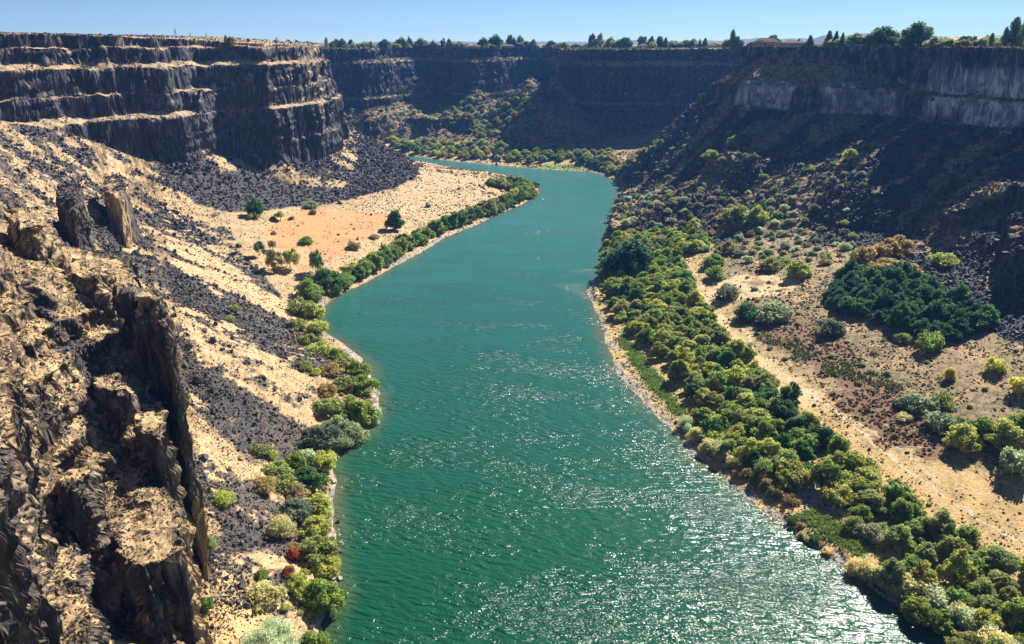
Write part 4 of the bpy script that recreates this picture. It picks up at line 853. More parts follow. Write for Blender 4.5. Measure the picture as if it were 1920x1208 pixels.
# ---- single plants, each traced where it stands: kind, x, y of its foot, width in pixels, colour, label, squash
SOLO = [
 ('willow_tree', 1190, 512, 82, 'blue green', 'broad blue green tree standing above the lighter thicket crowns', .85),
 ('shrub', 1362, 558, 48, 'dusky grey', 'dark dome shaped shrub alone on the tan clearing', 1.0),
 ('willow_tree', 1575, 942, 56, 'yellow green', 'bright yellow green bush standing alone in the pale clearing', .75),
 ('conifer_tree', 1357, 810, 18, 'green', 'small pointed green tree behind the khaki shrubs', .9),
 ('shrub', 1405, 596, 42, 'dark green', 'dark green bush on the edge of the reddish marsh', 1.1),
 ('shrub', 1458, 600, 58, 'grey green', 'grey green bush right of the dark marsh edge bush', .9),
 ('shrub', 1556, 622, 52, 'dusky grey', 'dusky grey bush between the marsh and the dark grove', .9),
 ('shrub', 1740, 656, 56, 'bright green', 'bright green bush at the lower edge of the dark grove', 1.1),
 ('shrub', 1700, 640, 24, 'bright green', 'small bright green bush under the dark grove', 1.1),
 ('feathery_shrub', 1775, 712, 22, 'yellow', 'small slim yellow tree in the sagebrush', 1.5),
 ('shrub', 1862, 694, 50, 'yellow green', 'yellow green round shrub at the foot of the boulder field', .9),
 ('willow_tree', 1915, 735, 46, 'yellow', 'yellow leaved tree cut by the right edge below the boulders', 1.0),
 ('shrub', 1725, 772, 58, 'grey green', 'grey green bush in the middle of the right bank row', .85),
 ('shrub', 1765, 765, 50, 'olive green', 'olive bush in the middle of the right bank row', .9),
 ('shrub', 1700, 762, 40, 'dark green', 'dark bush at the left end of the right bank row', .8),
 ('shrub', 1756, 800, 62, 'grey green', 'grey bush left of the small gold mound', .8),
 ('shrub', 1792, 806, 44, 'dark green', 'dark bush right of the grey bush below the row', .8),
 ('shrub', 1700, 788, 28, 'khaki', 'small gold mound of brush beside the marsh', .7),
 ('willow_tree', 1812, 836, 60, 'yellow green', 'yellow green tree at the left of the right edge clump', .8),
 ('willow_tree', 1846, 822, 56, 'green', 'green tree in the middle of the right edge clump', .85),
 ('cottonwood_tree', 1878, 840, 60, 'yellow green', 'taller yellow green tree in the right edge clump', .7),
 ('willow_tree', 1908, 815, 60, 'green', 'green tree at the back of the right edge clump', .9),
 ('willow_tree', 1918, 848, 50, 'yellow green', 'yellow green tree at the right edge in front of the clump', .7),
 ('shrub', 1892, 884, 78, 'grey green', 'large rounded pale green bush beside the orange field', 1.1),
 ('shrub', 1786, 818, 40, 'dark green', 'dark bush at the foot of the right edge clump', .9),
 ('willow_tree', 1620, 498, 56, 'golden', 'golden tree above the left of the dark grove', .8),
 ('willow_tree', 1652, 484, 50, 'golden', 'golden tree higher behind the dark grove', .9),
 ('willow_tree', 1690, 478, 44, 'golden', 'golden tree against the rocky ridge behind the dark grove', .9),
 ('willow_tree', 1668, 512, 62, 'golden', 'low golden tree touching the top of the dark grove', .6),
 ('shrub', 1762, 494, 44, 'yellow green', 'yellow green bush alone on the rubble above the grove', .9),
 ('willow_tree', 1375, 420, 44, 'olive green', 'olive tree left of a pair in the shaded slope foot', .9),
 ('willow_tree', 1420, 420, 40, 'yellow green', 'yellow green tree right of a pair in the shaded slope foot', .9),
 ('willow_tree', 1425, 400, 30, 'dark green', 'darker tree just behind the pair at the slope foot', .9),
 ('shrub', 1595, 298, 26, 'yellow green', 'yellow green bush alone high on the shaded slope', 1.2),
 ('shrub', 1382, 276, 30, 'green', 'green bush high on the shaded nose of the cliff', 1.0),
 ('shrub', 1335, 300, 30, 'olive green', 'olive bush on the ridge below the cliff nose', 1.0),
 ('willow_tree', 1500, 520, 46, 'yellow green', 'yellow green tree at the top of the tan clearing', .8),
 ('willow_tree', 1338, 500, 32, 'green', 'green tree right of the thicket top below the slope', .9),
 ('willow_tree', 1366, 476, 30, 'golden', 'small golden tree above the tan clearing', .9),
 ('willow_tree', 1440, 505, 40, 'olive green', 'olive tree above the tan clearing', .7),
 ('shrub', 1340, 525, 40, 'green', 'green bush at the left of the tan clearing', 1.0),
 # north bank
 ('willow_tree', 476, 404, 34, 'dark green', 'dark green tree at the foot of the black talus', 1.05),
 ('shrub', 472, 410, 20, 'olive green', 'small olive bush in front of the tree by the black talus', 1.0),
 ('open_tree', 527, 414, 22, 'olive green', 'small olive tree at the far left corner of the sand flat', .8),
 ('shrub', 546, 413, 11, 'dark green', 'tiny dark bush right of the olive tree on the sand', 1.0),
 ('shrub', 588, 402, 14, 'brown olive', 'tiny round bush alone at the back of the sand flat', 1.2),
 ('shrub', 583, 388, 24, 'grey green', 'grey bush under the black talus behind the sand flat', .9),
 ('shrub', 572, 458, 26, 'bright green', 'low round green bush in the middle of the orange sand', .9),
 ('open_tree', 486, 480, 26, 'dark green', 'dark slim tree leftmost of the sand flat trees', 1.1),
 ('open_tree', 514, 506, 30, 'brown olive', 'brown olive tree left in the close pair on the sand', 1.3),
 ('open_tree', 544, 502, 32, 'olive green', 'olive tree right in the close pair on the sand', 1.15),
 ('open_tree', 592, 512, 32, 'dark green', 'tall dark tree with a shadow beside the bank thicket', 1.4),
 ('open_tree', 512, 470, 20, 'brown olive', 'thin brown tree behind the close pair on the sand', 1.0),
 ('shrub', 662, 466, 24, 'brown olive', 'brown bush on the sand near the bank tree line', .9),
 ('cottonwood_tree', 742, 432, 28, 'dark green', 'dark tree standing above the bank tree line on the bar', 1.0),
 ('shrub', 700, 448, 20, 'brown olive', 'low brown bush on the sandy bar left of the dark tree', .7),
 ('willow_tree', 582, 562, 52, 'green', 'green willow at the upper end of the north bank', .8),
 ('willow_tree', 606, 545, 50, 'dark green', 'dark green willow where the bank turns to the bar', .9),
 ('willow_tree', 625, 552, 34, 'yellow green', 'low yellow green willow over the turning shore', .6),
 ('shrub', 560, 585, 46, 'olive green', 'olive shrub inland of the bank turn', 1.0),
 ('willow_tree', 588, 598, 46, 'yellow green', 'bright yellow green willow by the light shallows', .8),
 ('shrub', 590, 626, 40, 'yellow green', 'yellow green shrub under the bright willow', 1.0),
 ('shrub', 562, 618, 44, 'olive green', 'olive shrub left of the bright willow', .9),
 ('shrub', 574, 648, 42, 'olive green', 'olive shrub on the grass above the first shore bend', .9),
 ('shrub', 604, 664, 42, 'yellow green', 'yellow green shrub at the start of the shore bulge', 1.0),
 ('willow_tree', 628, 678, 36, 'green', 'green willow on the upper shore bulge', .8),
 ('shrub', 640, 696, 44, 'olive green', 'olive shrub on the upper shore bulge', 1.0),
 ('willow_tree', 662, 706, 42, 'green', 'green willow leaning to the water on the shore bulge', .8),
 ('shrub', 618, 706, 46, 'golden', 'golden shrub inland on the shore bulge', .8),
 ('willow_tree', 686, 738, 48, 'green', 'green willow at the tip of the shore bulge', .8),
 ('shrub', 650, 732, 46, 'olive green', 'olive shrub behind the willow at the bulge tip', .9),
 ('shrub', 620, 742, 48, 'golden', 'golden shrub above the gold and green bank mix', .8),
 ('feathery_shrub', 696, 790, 40, 'silver green', 'silver green shrub over the water at the bulge tip', 1.0),
 ('willow_tree', 662, 792, 66, 'green', 'large dense green willow behind the pale beach', .85),
 ('shrub', 612, 778, 52, 'olive green', 'olive shrub left of the large dense willow', .9),
 ('willow_tree', 628, 812, 48, 'grey green', 'grey green willow below the large dense willow', .8),
 ('feathery_shrub', 664, 824, 48, 'grey green', 'grey green feathery shrub above the pale beach', 1.0),
 ('willow_tree', 592, 838, 68, 'dusky grey', 'broad dusky grey willow on the grassy bank', .7),
 ('feathery_shrub', 638, 842, 42, 'grey green', 'grey green feathery shrub right of the dusky willow', .9),
 ('willow_tree', 556, 878, 42, 'green', 'green willow inland below the dusky willow', .9),
 ('willow_tree', 608, 874, 54, 'yellow green', 'yellow green willow hanging over the shore cove', .75),
 ('feathery_shrub', 580, 868, 38, 'silver green', 'silver shrub between the green and yellow green willows', .9),
 ('shrub', 526, 888, 48, 'olive green', 'olive shrub inland near the small boulder patch', .9),
 ('shrub', 486, 848, 30, 'olive green', 'small olive shrub at the edge of the boulder patch', .9),
 ('shrub', 506, 858, 30, 'yellow green', 'small yellow shrub at the edge of the boulder patch', .9),
 ('willow_tree', 578, 918, 54, 'dark green', 'dark green willow with a black shadow by the cove', .85),
 ('shrub', 536, 912, 50, 'olive green', 'olive shrub left of the dark willow', .8),
 ('shrub', 496, 918, 44, 'golden', 'gold and olive shrub furthest inland on this bank', .8),
 ('shrub', 552, 935, 48, 'brown olive', 'brown olive shrub under the dark willow', .8),
 ('willow_tree', 552, 970, 50, 'dusky grey', 'dusky grey willow behind the bright shore willow', .8),
 ('willow_tree', 600, 964, 58, 'yellow green', 'bright yellow green shore willow above the flat rock', .85),
 ('willow_tree', 590, 1002, 54, 'yellow green', 'yellow green shore willow beside the flat rock', .75),
 ('feathery_shrub', 522, 1010, 52, 'khaki', 'khaki shrub inland of the flat rock', 1.0),
 ('shrub', 528, 985, 40, 'brown olive', 'brown shrub among rocks inland of the shore willows', .8),
 ('willow_tree', 592, 1048, 58, 'olive green', 'olive willow right of the rust red bush', .85),
 ('willow_tree', 612, 1070, 48, 'yellow green', 'yellow green willow over the shore rocks by the red bush', .75),
 ('shrub', 549, 1046, 22, 'rust red', 'upper rust red bush on the near north bank', 1.7),
 ('shrub', 541, 1078, 22, 'rust red', 'lower rust red bush on the near north bank', 1.7),
 ('willow_tree', 596, 1140, 74, 'bright green', 'large bright green willow on the near north bank', .85),
 ('willow_tree', 628, 1120, 40, 'dark green', 'dark willow right of the large bright green willow', .9),
 ('willow_tree', 562, 1112, 44, 'yellow green', 'yellow topped willow behind the large bright green willow', .9),
 ('shrub', 502, 1132, 58, 'khaki', 'khaki and gold shrub left of the large bright green willow', 1.0),
 ('shrub', 495, 1084, 30, 'olive green', 'round olive shrub on the grassy near slope', 1.1),
 ('silver_willow', 520, 1232, 112, 'silver green', 'big silver green willow bush at the bottom of the picture', 1.2),
 ('willow_tree', 578, 1228, 56, 'green', 'green bush right of the big silver green bush', .9),
 ('shrub', 382, 1142, 34, 'dark green', 'round dark green bush on the orange grass slope', 1.1),
 ('shrub', 390, 1034, 40, 'olive green', 'olive bush at the edge of the near boulder patch', 1.0),
 ('feathery_shrub', 420, 950, 56, 'yellow green', 'flat yellow green bush on the tan slope', .55),
 ('shrub', 432, 605, 24, 'olive green', 'small olive bush in the upper dark talus', .8),
 ('shrub', 440, 582, 24, 'olive green', 'small olive bush at the tan edge of the dark talus', .8),
 ('shrub', 566, 690, 30, 'olive green', 'olive bush at the foot of the dark talus', .9),
 ('shrub', 588, 700, 26, 'yellow green', 'yellow green bush right of the olive bush below the talus', .8),
 ('shrub', 478, 775, 15, 'golden', 'small orange brown shrub on the tan slope', .6),
 ('willow_tree', 845, 196, 18, 'dark green', 'dark tree alone on the far bench under the cliff', .9),
]
hs_ = hit([s[1] for s in SOLO], [s[2] for s in SOLO])
for s, q in zip(SOLO, hs_):
    if np.isnan(q[0]): print('no hit', s); continue
    if q[2] < .2: q[2] = .2
    dist = q[1]*CP-(q[2]-HC)*SP; w_ = s[3]*dist/F*1.05
    plant(s[0], q, w_, s[4], s[5], 'tree' if s[0].endswith('tree') else 'shrub', None, s[6], .08)
LB = [(640, 556), (600, 590), (606, 630), (650, 668), (688, 712), (700, 760), (680, 806), (640, 842), (618, 880), (616, 930), (618, 990), (622, 1050), (622, 1100), (600, 1150)]
rowpx([(a-14, b) for a, b in LB], 46, ['olive green', 'yellow green', 'green', 'brown olive'], 'shrub', (2.2, 4.2), 'low {hue} shrub in the fringe along the north shore', 'shrub', 'low fringe of the north shore', 1.0, 8, 8)
rowpx([(a-48, b) for a, b in LB[1:]], 44, ['olive green', 'khaki', 'brown olive', 'yellow green'], 'shrub', (1.8, 3.6), 'small {hue} shrub on the slope behind the north shore fringe', 'shrub', 'small shrubs behind the north shore', .9, 22, 14)
for p in scatter([(1190, 330), (1260, 270), (1330, 250), (1480, 290), (1640, 330), (1640, 380), (1500, 365), (1400, 345), (1300, 350)], 15, 2500, 14)[:60]:
    plant('brush_shrub', p, random.uniform(3.5, 6.5), random.choice(['green', 'olive green', 'grey green']), 'green shrub scattered high on the shaded slope', 'shrub', 'shrubs high on the shaded slope', hs=1.0)
# ---- dark grove below the ridge
for p in scatter([(1550, 562), (1580, 530), (1620, 515), (1680, 515), (1720, 530), (1760, 560), (1830, 590), (1850, 612), (1800, 640), (1740, 640), (1660, 610), (1600, 592), (1560, 585)], 5.0, 4000, 5):
    plant('juniper_tree', p, random.uniform(6, 11.5), random.choice(['blue green', 'blue green', 'dark green']), 'dark blue green tree of the dense grove below the rubble slope', 'tree', 'trees of the dark grove', hs=random.uniform(.7, 1.3), jit=.25)
# ---- tree line on the point bar
rowpx([(640, 538), (690, 512), (740, 484), (790, 455), (840, 430), (880, 415), (925, 400), (965, 384), (1000, 366)], 46, ['green', 'dark green', 'dark green', 'green', 'olive green'], ['willow_tree', 'willow_tree', 'cottonwood_tree'], (8, 11.5), '{hue} tree in the front row of the point bar tree line', 'tree', 'trees lining the point bar', .9, 3, 2)
rowpx([(640, 528), (690, 500), (740, 470), (790, 444), (840, 420), (880, 404), (925, 388), (965, 370), (1002, 355)], 36, ['green', 'dark green', 'olive green', 'yellow green'], ['willow_tree', 'willow_tree', 'open_tree'], (8, 11), '{hue} tree in the back row of the point bar tree line', 'tree', 'trees lining the point bar', .9, 3, 2)
rowpx([(925, 345), (950, 352), (975, 362), (990, 350), (960, 343)], 22, ['dark green', 'green', 'olive green'], 'willow_tree', (10, 13), '{hue} tree clustered at the tip of the point bar', 'tree', 'trees at the tip of the point bar', .8, 8, 4)
rowpx([(780, 455), (860, 402), (925, 372), (900, 352), (850, 325)], 26, ['brown olive', 'olive green', 'khaki'], 'shrub', (2.5, 4.5), 'low {hue} shrub on the sandy point bar', 'shrub', 'low shrubs on the point bar', .8, 8, 6)
# ---- far bank
for p in scatter([(720, 268), (760, 284), (800, 292), (850, 297), (900, 301), (950, 303), (1000, 306), (1080, 304), (1130, 318), (1165, 330), (1190, 298), (1140, 290), (1080, 290), (1000, 284), (900, 276), (820, 270), (740, 262)], 10.5, 5000, 7):
    hue = random.choices(['green', 'dark green', 'olive green', 'yellow green', 'golden', 'grey green'], [4, 4, 3, 1.5, .6, 2])[0]
    plant('alder_tree', p, random.uniform(8.5, 13), hue, f'{hue} tree in the distant wood at the far river bend', 'tree', 'trees along the far bank', hs=random.uniform(.7, 1))
rowpx([(1130, 318), (1160, 325), (1185, 308), (1200, 290), (1240, 272)], 16, ['olive green', 'brown olive', 'golden', 'green'], 'alder_tree', (8, 12), '{hue} tree where the far bank meets the rocky nose', 'tree', 'trees below the rocky nose', .85, 6, 4)
for p in scatter([(840, 200), (900, 198), (960, 195), (1010, 170), (1016, 210), (1010, 262), (960, 262), (900, 258), (840, 232), (830, 210)], 12, 3000, 8):
    hue = random.choices(['dark green', 'grey green', 'green', 'olive green', 'golden'], [4, 3, 2, 2, .7])[0]
    plant('alder_tree', p, random.uniform(7, 12), hue, f'{hue} tree scattered on the rocky bench under the far cliff', 'tree', 'trees on the far bench', hs=.85)
for p in scatter([(655, 200), (720, 205), (800, 195), (840, 215), (760, 225), (690, 222), (655, 225)], 15, 2000, 9)[:40]:
    plant('shrub', p, random.uniform(5, 9), random.choice(['grey green', 'olive green']), 'grey green bush on the distant tan bench', 'shrub', 'bushes on the tan bench')
# ---- foot of the shaded slope, south side
for p in scatter([(1150, 395), (1165, 370), (1250, 350), (1340, 360), (1420, 350), (1520, 370), (1600, 400), (1600, 460), (1560, 500), (1450, 500), (1330, 480), (1240, 445), (1160, 432)], 8.6, 5000, 10):
    hue = random.choices(['grey green', 'dusky grey', 'olive green', 'silver green', 'brown olive', 'green'], [4, 3, 3, 1.5, 2, 1.5])[0]
    plant('brush_shrub', p, random.uniform(4.2, 7.6), hue, f'{hue} shrub on the broken foot of the shaded slope', 'shrub', 'shrubs at the foot of the shaded slope', hs=random.uniform(.8, 1.2))
for p in scatter([(1320, 560), (1400, 520), (1560, 540), (1620, 620), (1760, 690), (1920, 760), (1920, 900), (1700, 850), (1560, 740), (1420, 640)], 13, 3000, 12):
    plant('sage_bush', p, random.uniform(1.8, 3.6), random.choice(['grey green', 'brown olive', 'dusky grey', 'olive green']), 'small sage bush on the open south bank flat', 'shrub', 'small bushes on the south flat', hs=.9)
# ---- green reeds and grass
def grass(name, zname, n, label, c0, c1, h=.8, margin=1.0):
    wt = (samp(Z[zname], xf, yf)+(7 if zname == 'reed' else 3)*n_med.reshape(-1)+1.5*n_fin.reshape(-1) > margin).astype(f32)*inframe*(CO[:, 2] > .2); 
    if wt.sum() < 5: return
    ids = pick(wt, n); k = 1
    p = CO[ids]+vr.normal(size=(n, 3))*np.array([.4, .4, 0]); a = vr.uniform(0, 6.28, n); s = vr.uniform(.18, .4, n); hh_ = h*vr.uniform(.5, 1.3, n)
    dx = np.cos(a)*s; dy = np.sin(a)*s; le = vr.normal(size=(n, 2))*.3
    v = np.stack([p+np.stack([-dx, -dy, 0*a-.1], 1), p+np.stack([dx, dy, 0*a-.1], 1), p+np.stack([dx+le[:, 0], dy+le[:, 1], hh_], 1), p+np.stack([-dx+le[:, 0], -dy+le[:, 1], hh_*.9], 1)], 1)
    t = vr.random((n, 1)); cc = np.array([c0])*(1-t)+np.array([c1])*t
    tag(mesh_np(name, v.reshape(-1, 3), np.arange(4*n).reshape(-1, 4), 4, M_tuft, np.repeat(cc, 4, 0)), label, kind='stuff')
grass('bank_grass', 'lawn', 2600, 'bright green grass strip between the river and the thicket', (.20, .32, .07), (.36, .44, .14))
grass('bank_grass', 'lawn2', 2000, 'bright green grass patch on the near south bank', (.20, .32, .07), (.36, .44, .14))
grass('reeds', 'reed', 900, 'green reeds running through the marsh hollow', (.09, .12, .04), (.20, .21, .07), 1.0)
#grass('orange_grass', 'grass1', 2500, 'dry orange grass on the near slope', (.60, .42, .21), (.46, .28, .13), .45)
print('plants', len(plants), time.time()-T0)
# ---- rim trees: kind, x centre, y of top, width px, distance, colour, label
def onrim(px, d_):
    """keep a thing on the plain: step back from the edge where the plain has not begun yet"""
    ys = np.arange(d_-60, 1640, 6.0)
    if not len(ys): return d_
    zz_ = height((px-960)/F*(ys*CP+3*SP), ys); ok = zz_ > 136.5; ok[ys < d_] &= False
    for i in range(len(ys)-3):
        if ys[i] >= d_ and zz_[i:i+3].min() > 136.5: return float(ys[i])+4
    return d_
def rim(kind, px, ytop, wpx, d_, hue, label, group=None):
    cx = (px-960)/F; yy_ = onrim(px, d_); xx_ = cx*(yy_*CP+3*SP); d_ = yy_
    zb = float(height(np.array([xx_]), np.array([yy_]))[0]) if d_ < 1660 else 139.0
    dep = yy_*CP-(zb-HC)*SP; w_ = wpx*dep/F*1.08
    # height so that the top reaches ytop
    cy = (604-ytop)/F; ztop = HC+yy_*(-SP+cy*CP)/(CP+cy*SP); h_ = max(2.0, ztop-zb)
    mc, mt, pw, ph = PROTO[kind][0]; e = plant(kind, (xx_, yy_, zb), w_, hue, label, 'tree' if kind.endswith('tree') else 'shrub', group, hs=(h_/ph)/(w_/pw), jit=.1)
    return e
RIM = [
 ('conifer_tree', 1518, 66, 14, 690, 'dark green', 'small dark conifer right of the large tan house'), ('conifer_tree', 1553, 57, 15, 700, 'dark green', 'pointed dark conifer behind the bright green bush on the rim'),
 ('conifer_tree', 1566, 58, 11, 720, 'dark green', 'slim conifer right of the pointed dark one on the rim'), ('conifer_tree', 1578, 61, 13, 720, 'dusky grey', 'greyer conifer last in the rim trio'),
 ('willow_tree', 1561, 70, 26, 672, 'bright green', 'bright green bush on the rim before the conifers'), ('willow_tree', 1604, 60, 30, 720, 'olive green', 'olive tree on the rim behind the low grey house'),
 ('willow_tree', 1628, 62, 22, 690, 'dark green', 'dark tree on the rim joined to the large round one'), ('willow_tree', 1656, 45, 50, 660, 'dark green', 'large round dark tree on the right rim'),
 ('willow_tree', 1722, 38, 46, 650, 'dark green', 'tallest broad willow on the right rim'), ('willow_tree', 1700, 62, 16, 650, 'dark green', 'drooping side limb tree left of the tallest rim willow'),
 ('willow_tree', 1640, 62, 22, 650, 'grey green', 'grey green small tree under the large round rim tree'),
 ('poplar_tree', 1882, 51, 10, 620, 'dark green', 'short dark poplar on the right rim'), ('poplar_tree', 1898, 33, 14, 620, 'dark green', 'tall dark poplar near the right edge of the rim'),
 ('poplar_tree', 1913, 36, 7, 625, 'dusky grey', 'thin grey poplar at the right edge of the rim'), ('poplar_tree', 1857, 62, 8, 610, 'dark green', 'small dark column tree left of the poplars'),
 ('poplar_tree', 1373, 56, 10, 860, 'dark green', 'twin topped poplar where the near and far rims meet'), ('willow_tree', 1386, 64, 22, 860, 'dark green', 'round tree right of the twin topped poplar'),
 ('willow_tree', 1455, 61, 32, 900, 'dark green', 'round tree behind the roof of the large tan house'), ('willow_tree', 1364, 72, 18, 860, 'green', 'low tree left of the twin topped poplar'),
 ('cottonwood_tree', 1109, 62, 14, 1330, 'dusky grey', 'tall grey tree left of a pair above the dark straight cliff'), ('cottonwood_tree', 1125, 61, 17, 1330, 'grey green', 'pale tall tree right of a pair above the dark straight cliff'),
 ('willow_tree', 1146, 68, 20, 1330, 'grey green', 'grey tree right of the tall pair'), ('willow_tree', 1169, 66, 24, 1330, 'dark green', 'broad dark tree right of the tall pair'),
 ('cottonwood_tree', 1204, 64, 17, 1330, 'dark green', 'upright dark tree above the small dark house'), ('cottonwood_tree', 1222, 66, 14, 1330, 'dark green', 'twin crowned tree right of the small dark house'),
 ('cottonwood_tree', 1236, 64, 15, 1330, 'dark green', 'taller dark tree right of the twin crowned one'), ('willow_tree', 1223, 76, 14, 1300, 'yellow green', 'low yellow green tree right of the small dark house'),
 ('conifer_tree', 1248, 70, 15, 1330, 'dark green', 'dark pointed tree on the far rim right of the group'), ('willow_tree', 1266, 72, 18, 1340, 'grey green', 'grey tree beyond the dark pointed one'),
 ('willow_tree', 1288, 72, 18, 1340, 'olive green', 'olive tree on the far rim before the pink house'), ('willow_tree', 1302, 70, 16, 1340, 'grey green', 'grey crown on the far rim before the pink house'),
 ('conifer_tree', 1312, 73, 8, 1340, 'dark green', 'tiny dark conifer left of the pink house'), ('conifer_tree', 1322, 71, 12, 1340, 'dark green', 'dark conifer touching the pink house'),
 ('willow_tree', 908, 69, 19, 1330, 'dark green', 'round dark tree left of three on the far rim'), ('willow_tree', 932, 63, 25, 1330, 'dark green', 'broad tree in the middle of three on the far rim'),
 ('willow_tree', 960, 61, 16, 1330, 'dark green', 'tall round tree right of three on the far rim'), ('open_tree', 974, 63, 13, 1330, 'dusky grey', 'thin bare topped tree beside the tall round one'),
 ('willow_tree', 916, 82, 12, 1290, 'yellow green', 'small yellow green tree left of the long grey house'), ('willow_tree', 969, 80, 14, 1290, 'green', 'small green tree at the right of the long grey house'),
 ('willow_tree', 986, 76, 12, 1330, 'dark green', 'dark bush right of the long grey house'), ('willow_tree', 1000, 72, 12, 1340, 'dark green', 'dark tree further right of the long grey house'),
 ('willow_tree', 1033, 73, 14, 1360, 'dark green', 'round crown between the grey house and the tall pair'), ('willow_tree', 755, 69, 22, 1340, 'dark green', 'broad dark tree on the left of the far rim'),
 ('willow_tree', 766, 67, 12, 1340, 'dark green', 'taller crown on the left of the far rim'), ('willow_tree', 787, 70, 21, 1340, 'dusky grey', 'rounded grey dark tree on the far rim'),
 ('willow_tree', 814, 73, 12, 1340, 'grey green', 'faint grey tree on the far rim'), ('cottonwood_tree', 830, 71, 10, 1340, 'dark green', 'narrow dark tree on the far rim'),
 ('cottonwood_tree', 843, 72, 10, 1340, 'dusky grey', 'narrow grey tree on the far rim'), ('willow_tree', 858, 75, 15, 1340, 'grey green', 'low grey tree on the far rim left of the round dark one'),
 ('cottonwood_tree', 424, 62, 8, 640, 'brown olive', 'small brown tree alone on the left rim'), ('willow_tree', 432, 66, 12, 640, 'brown olive', 'bushy brown tree beside the lone one on the left rim'),
 ('willow_tree', 500, 72, 22, 1380, 'dusky grey', 'round grey tree behind the left cliff'), ('cottonwood_tree', 521, 70, 6, 1380, 'olive green', 'thin tree above the left cliff grass'),
 ('willow_tree', 541, 70, 12, 1380, 'dusky grey', 'grey tree left of a pair behind the left cliff'), ('willow_tree', 555, 71, 11, 1380, 'dark green', 'dark tree right of a pair behind the left cliff'),
 ('poplar_tree', 612, 70, 6, 1380, 'brown olive', 'thin brown poplar behind the cliff corner'), ('willow_tree', 628, 72, 15, 1380, 'dark green', 'dark tree behind the cliff corner'),
 ('willow_tree', 642, 71, 13, 1380, 'dark green', 'rounded tree just right of the cliff corner'), ('conifer_tree', 658, 74, 14, 1380, 'dark green', 'dark conifer on the far rim by the cliff corner'),
 ('willow_tree', 680, 76, 24, 1380, 'grey green', 'low grey green tree on the far rim'), ('conifer_tree', 696, 77, 8, 1350, 'dark green', 'tiny dark conifer on the far rim'),
 ('willow_tree', 720, 72, 26, 1350, 'dark green', 'wide dark clump on the far rim'), ('willow_tree', 740, 80, 18, 1320, 'olive green', 'low olive tree before the wide dark clump'),
]
for r_ in RIM: rim(*((('elm_tree',)+r_[1:]) if r_[0] == 'willow_tree' else r_))
for i, px in enumerate(np.arange(1748, 1925, 9.0)):
    rim('elm_tree', float(px)+random.uniform(-3, 3), random.uniform(62, 73), random.uniform(16, 34), 640+random.uniform(-15, 30), random.choice(['grey green', 'dusky grey', 'olive green', 'grey green']), 'grey green tree in the hedge line along the right rim', 'hedge trees along the right rim')
for i, px in enumerate(np.arange(484, 1360, 9.0)):
    if random.random() < .3: continue
    rim('elm_tree', float(px)+random.uniform(-5, 5), 82-abs(random.gauss(0, 4)), random.uniform(8, 26), random.uniform(1330, 1450), random.choice(['grey green', 'dusky grey', 'olive green', 'dark green', 'brown olive']), 'low tree in the distant tree belt along the far rim', 'tree belt behind the far rim')
# ------------------------------------------------------------------ houses
M_wall_t = mat_plain('tan_stucco', (.42, .33, .25), .9, .1, .12, .6); M_wall_g = mat_plain('grey_siding', (.28, .30, .32), .9, .1, .12, .6); M_wall_p = mat_plain('pale_stucco', (.55, .45, .40), .9, .1, .1, .6)
M_roof_b = mat_plain('brown_shingle', (.24, .15, .11), .9, .1, .2, 1.5); M_roof_g = mat_plain('grey_shingle', (.16, .16, .17), .9, .1, .2, 1.5)
M_glass = mat_plain('window_glass', (.03, .04, .05), .08, .8); M_trim = mat_plain('white_trim', (.7, .7, .68), .6, .3); M_brick = mat_plain('red_brick', (.22, .09, .06), .9, .1, .2, 2)
def box_me(name, boxes, mat):
    V, Fc = [], []
    for (x0, y0, z0, x1, y1, z1) in boxes:
        b = len(V); V += [(a, c_, e_) for a in (x0, x1) for c_ in (y0, y1) for e_ in (z0, z1)]
        Fc += [tuple(b+k for k in f_) for f_ in ((0, 1, 3, 2), (4, 6, 7, 5), (0, 4, 5, 1), (2, 3, 7, 6), (0, 2, 6, 4), (1, 5, 7, 3))]
    me = bpy.data.meshes.new(name); me.from_pydata(V, [], Fc); me.materials.append(mat); return me
def hip_me(name, w_, d_, z0, h_, mat, over=.6, inset=None):
    a, b = w_/2+over, d_/2+over; i_ = min(b, a-.5) if inset is None else inset
    V = [(-a, -b, z0), (a, -b, z0), (a, b, z0), (-a, b, z0), (-a, -b, z0+.25), (a, -b, z0+.25), (a, b, z0+.25), (-a, b, z0+.25), (-a+i_, 0, z0+h_), (a-i_, 0, z0+h_)]
    Fc = [(3, 2, 1, 0), (0, 1, 5, 4), (1, 2, 6, 5), (2, 3, 7, 6), (3, 0, 4, 7), (4, 5, 9, 8), (5, 6, 9), (6, 7, 8, 9), (7, 4, 8)]
    me = bpy.data.meshes.new(name); me.from_pydata(V, [], Fc); me.materials.append(mat); return me
def child(name, me, parent, loc=(0, 0, 0)):
    o = bpy.data.objects.new(name, me); COL.objects.link(o); o.parent = parent; o.location = loc; return o
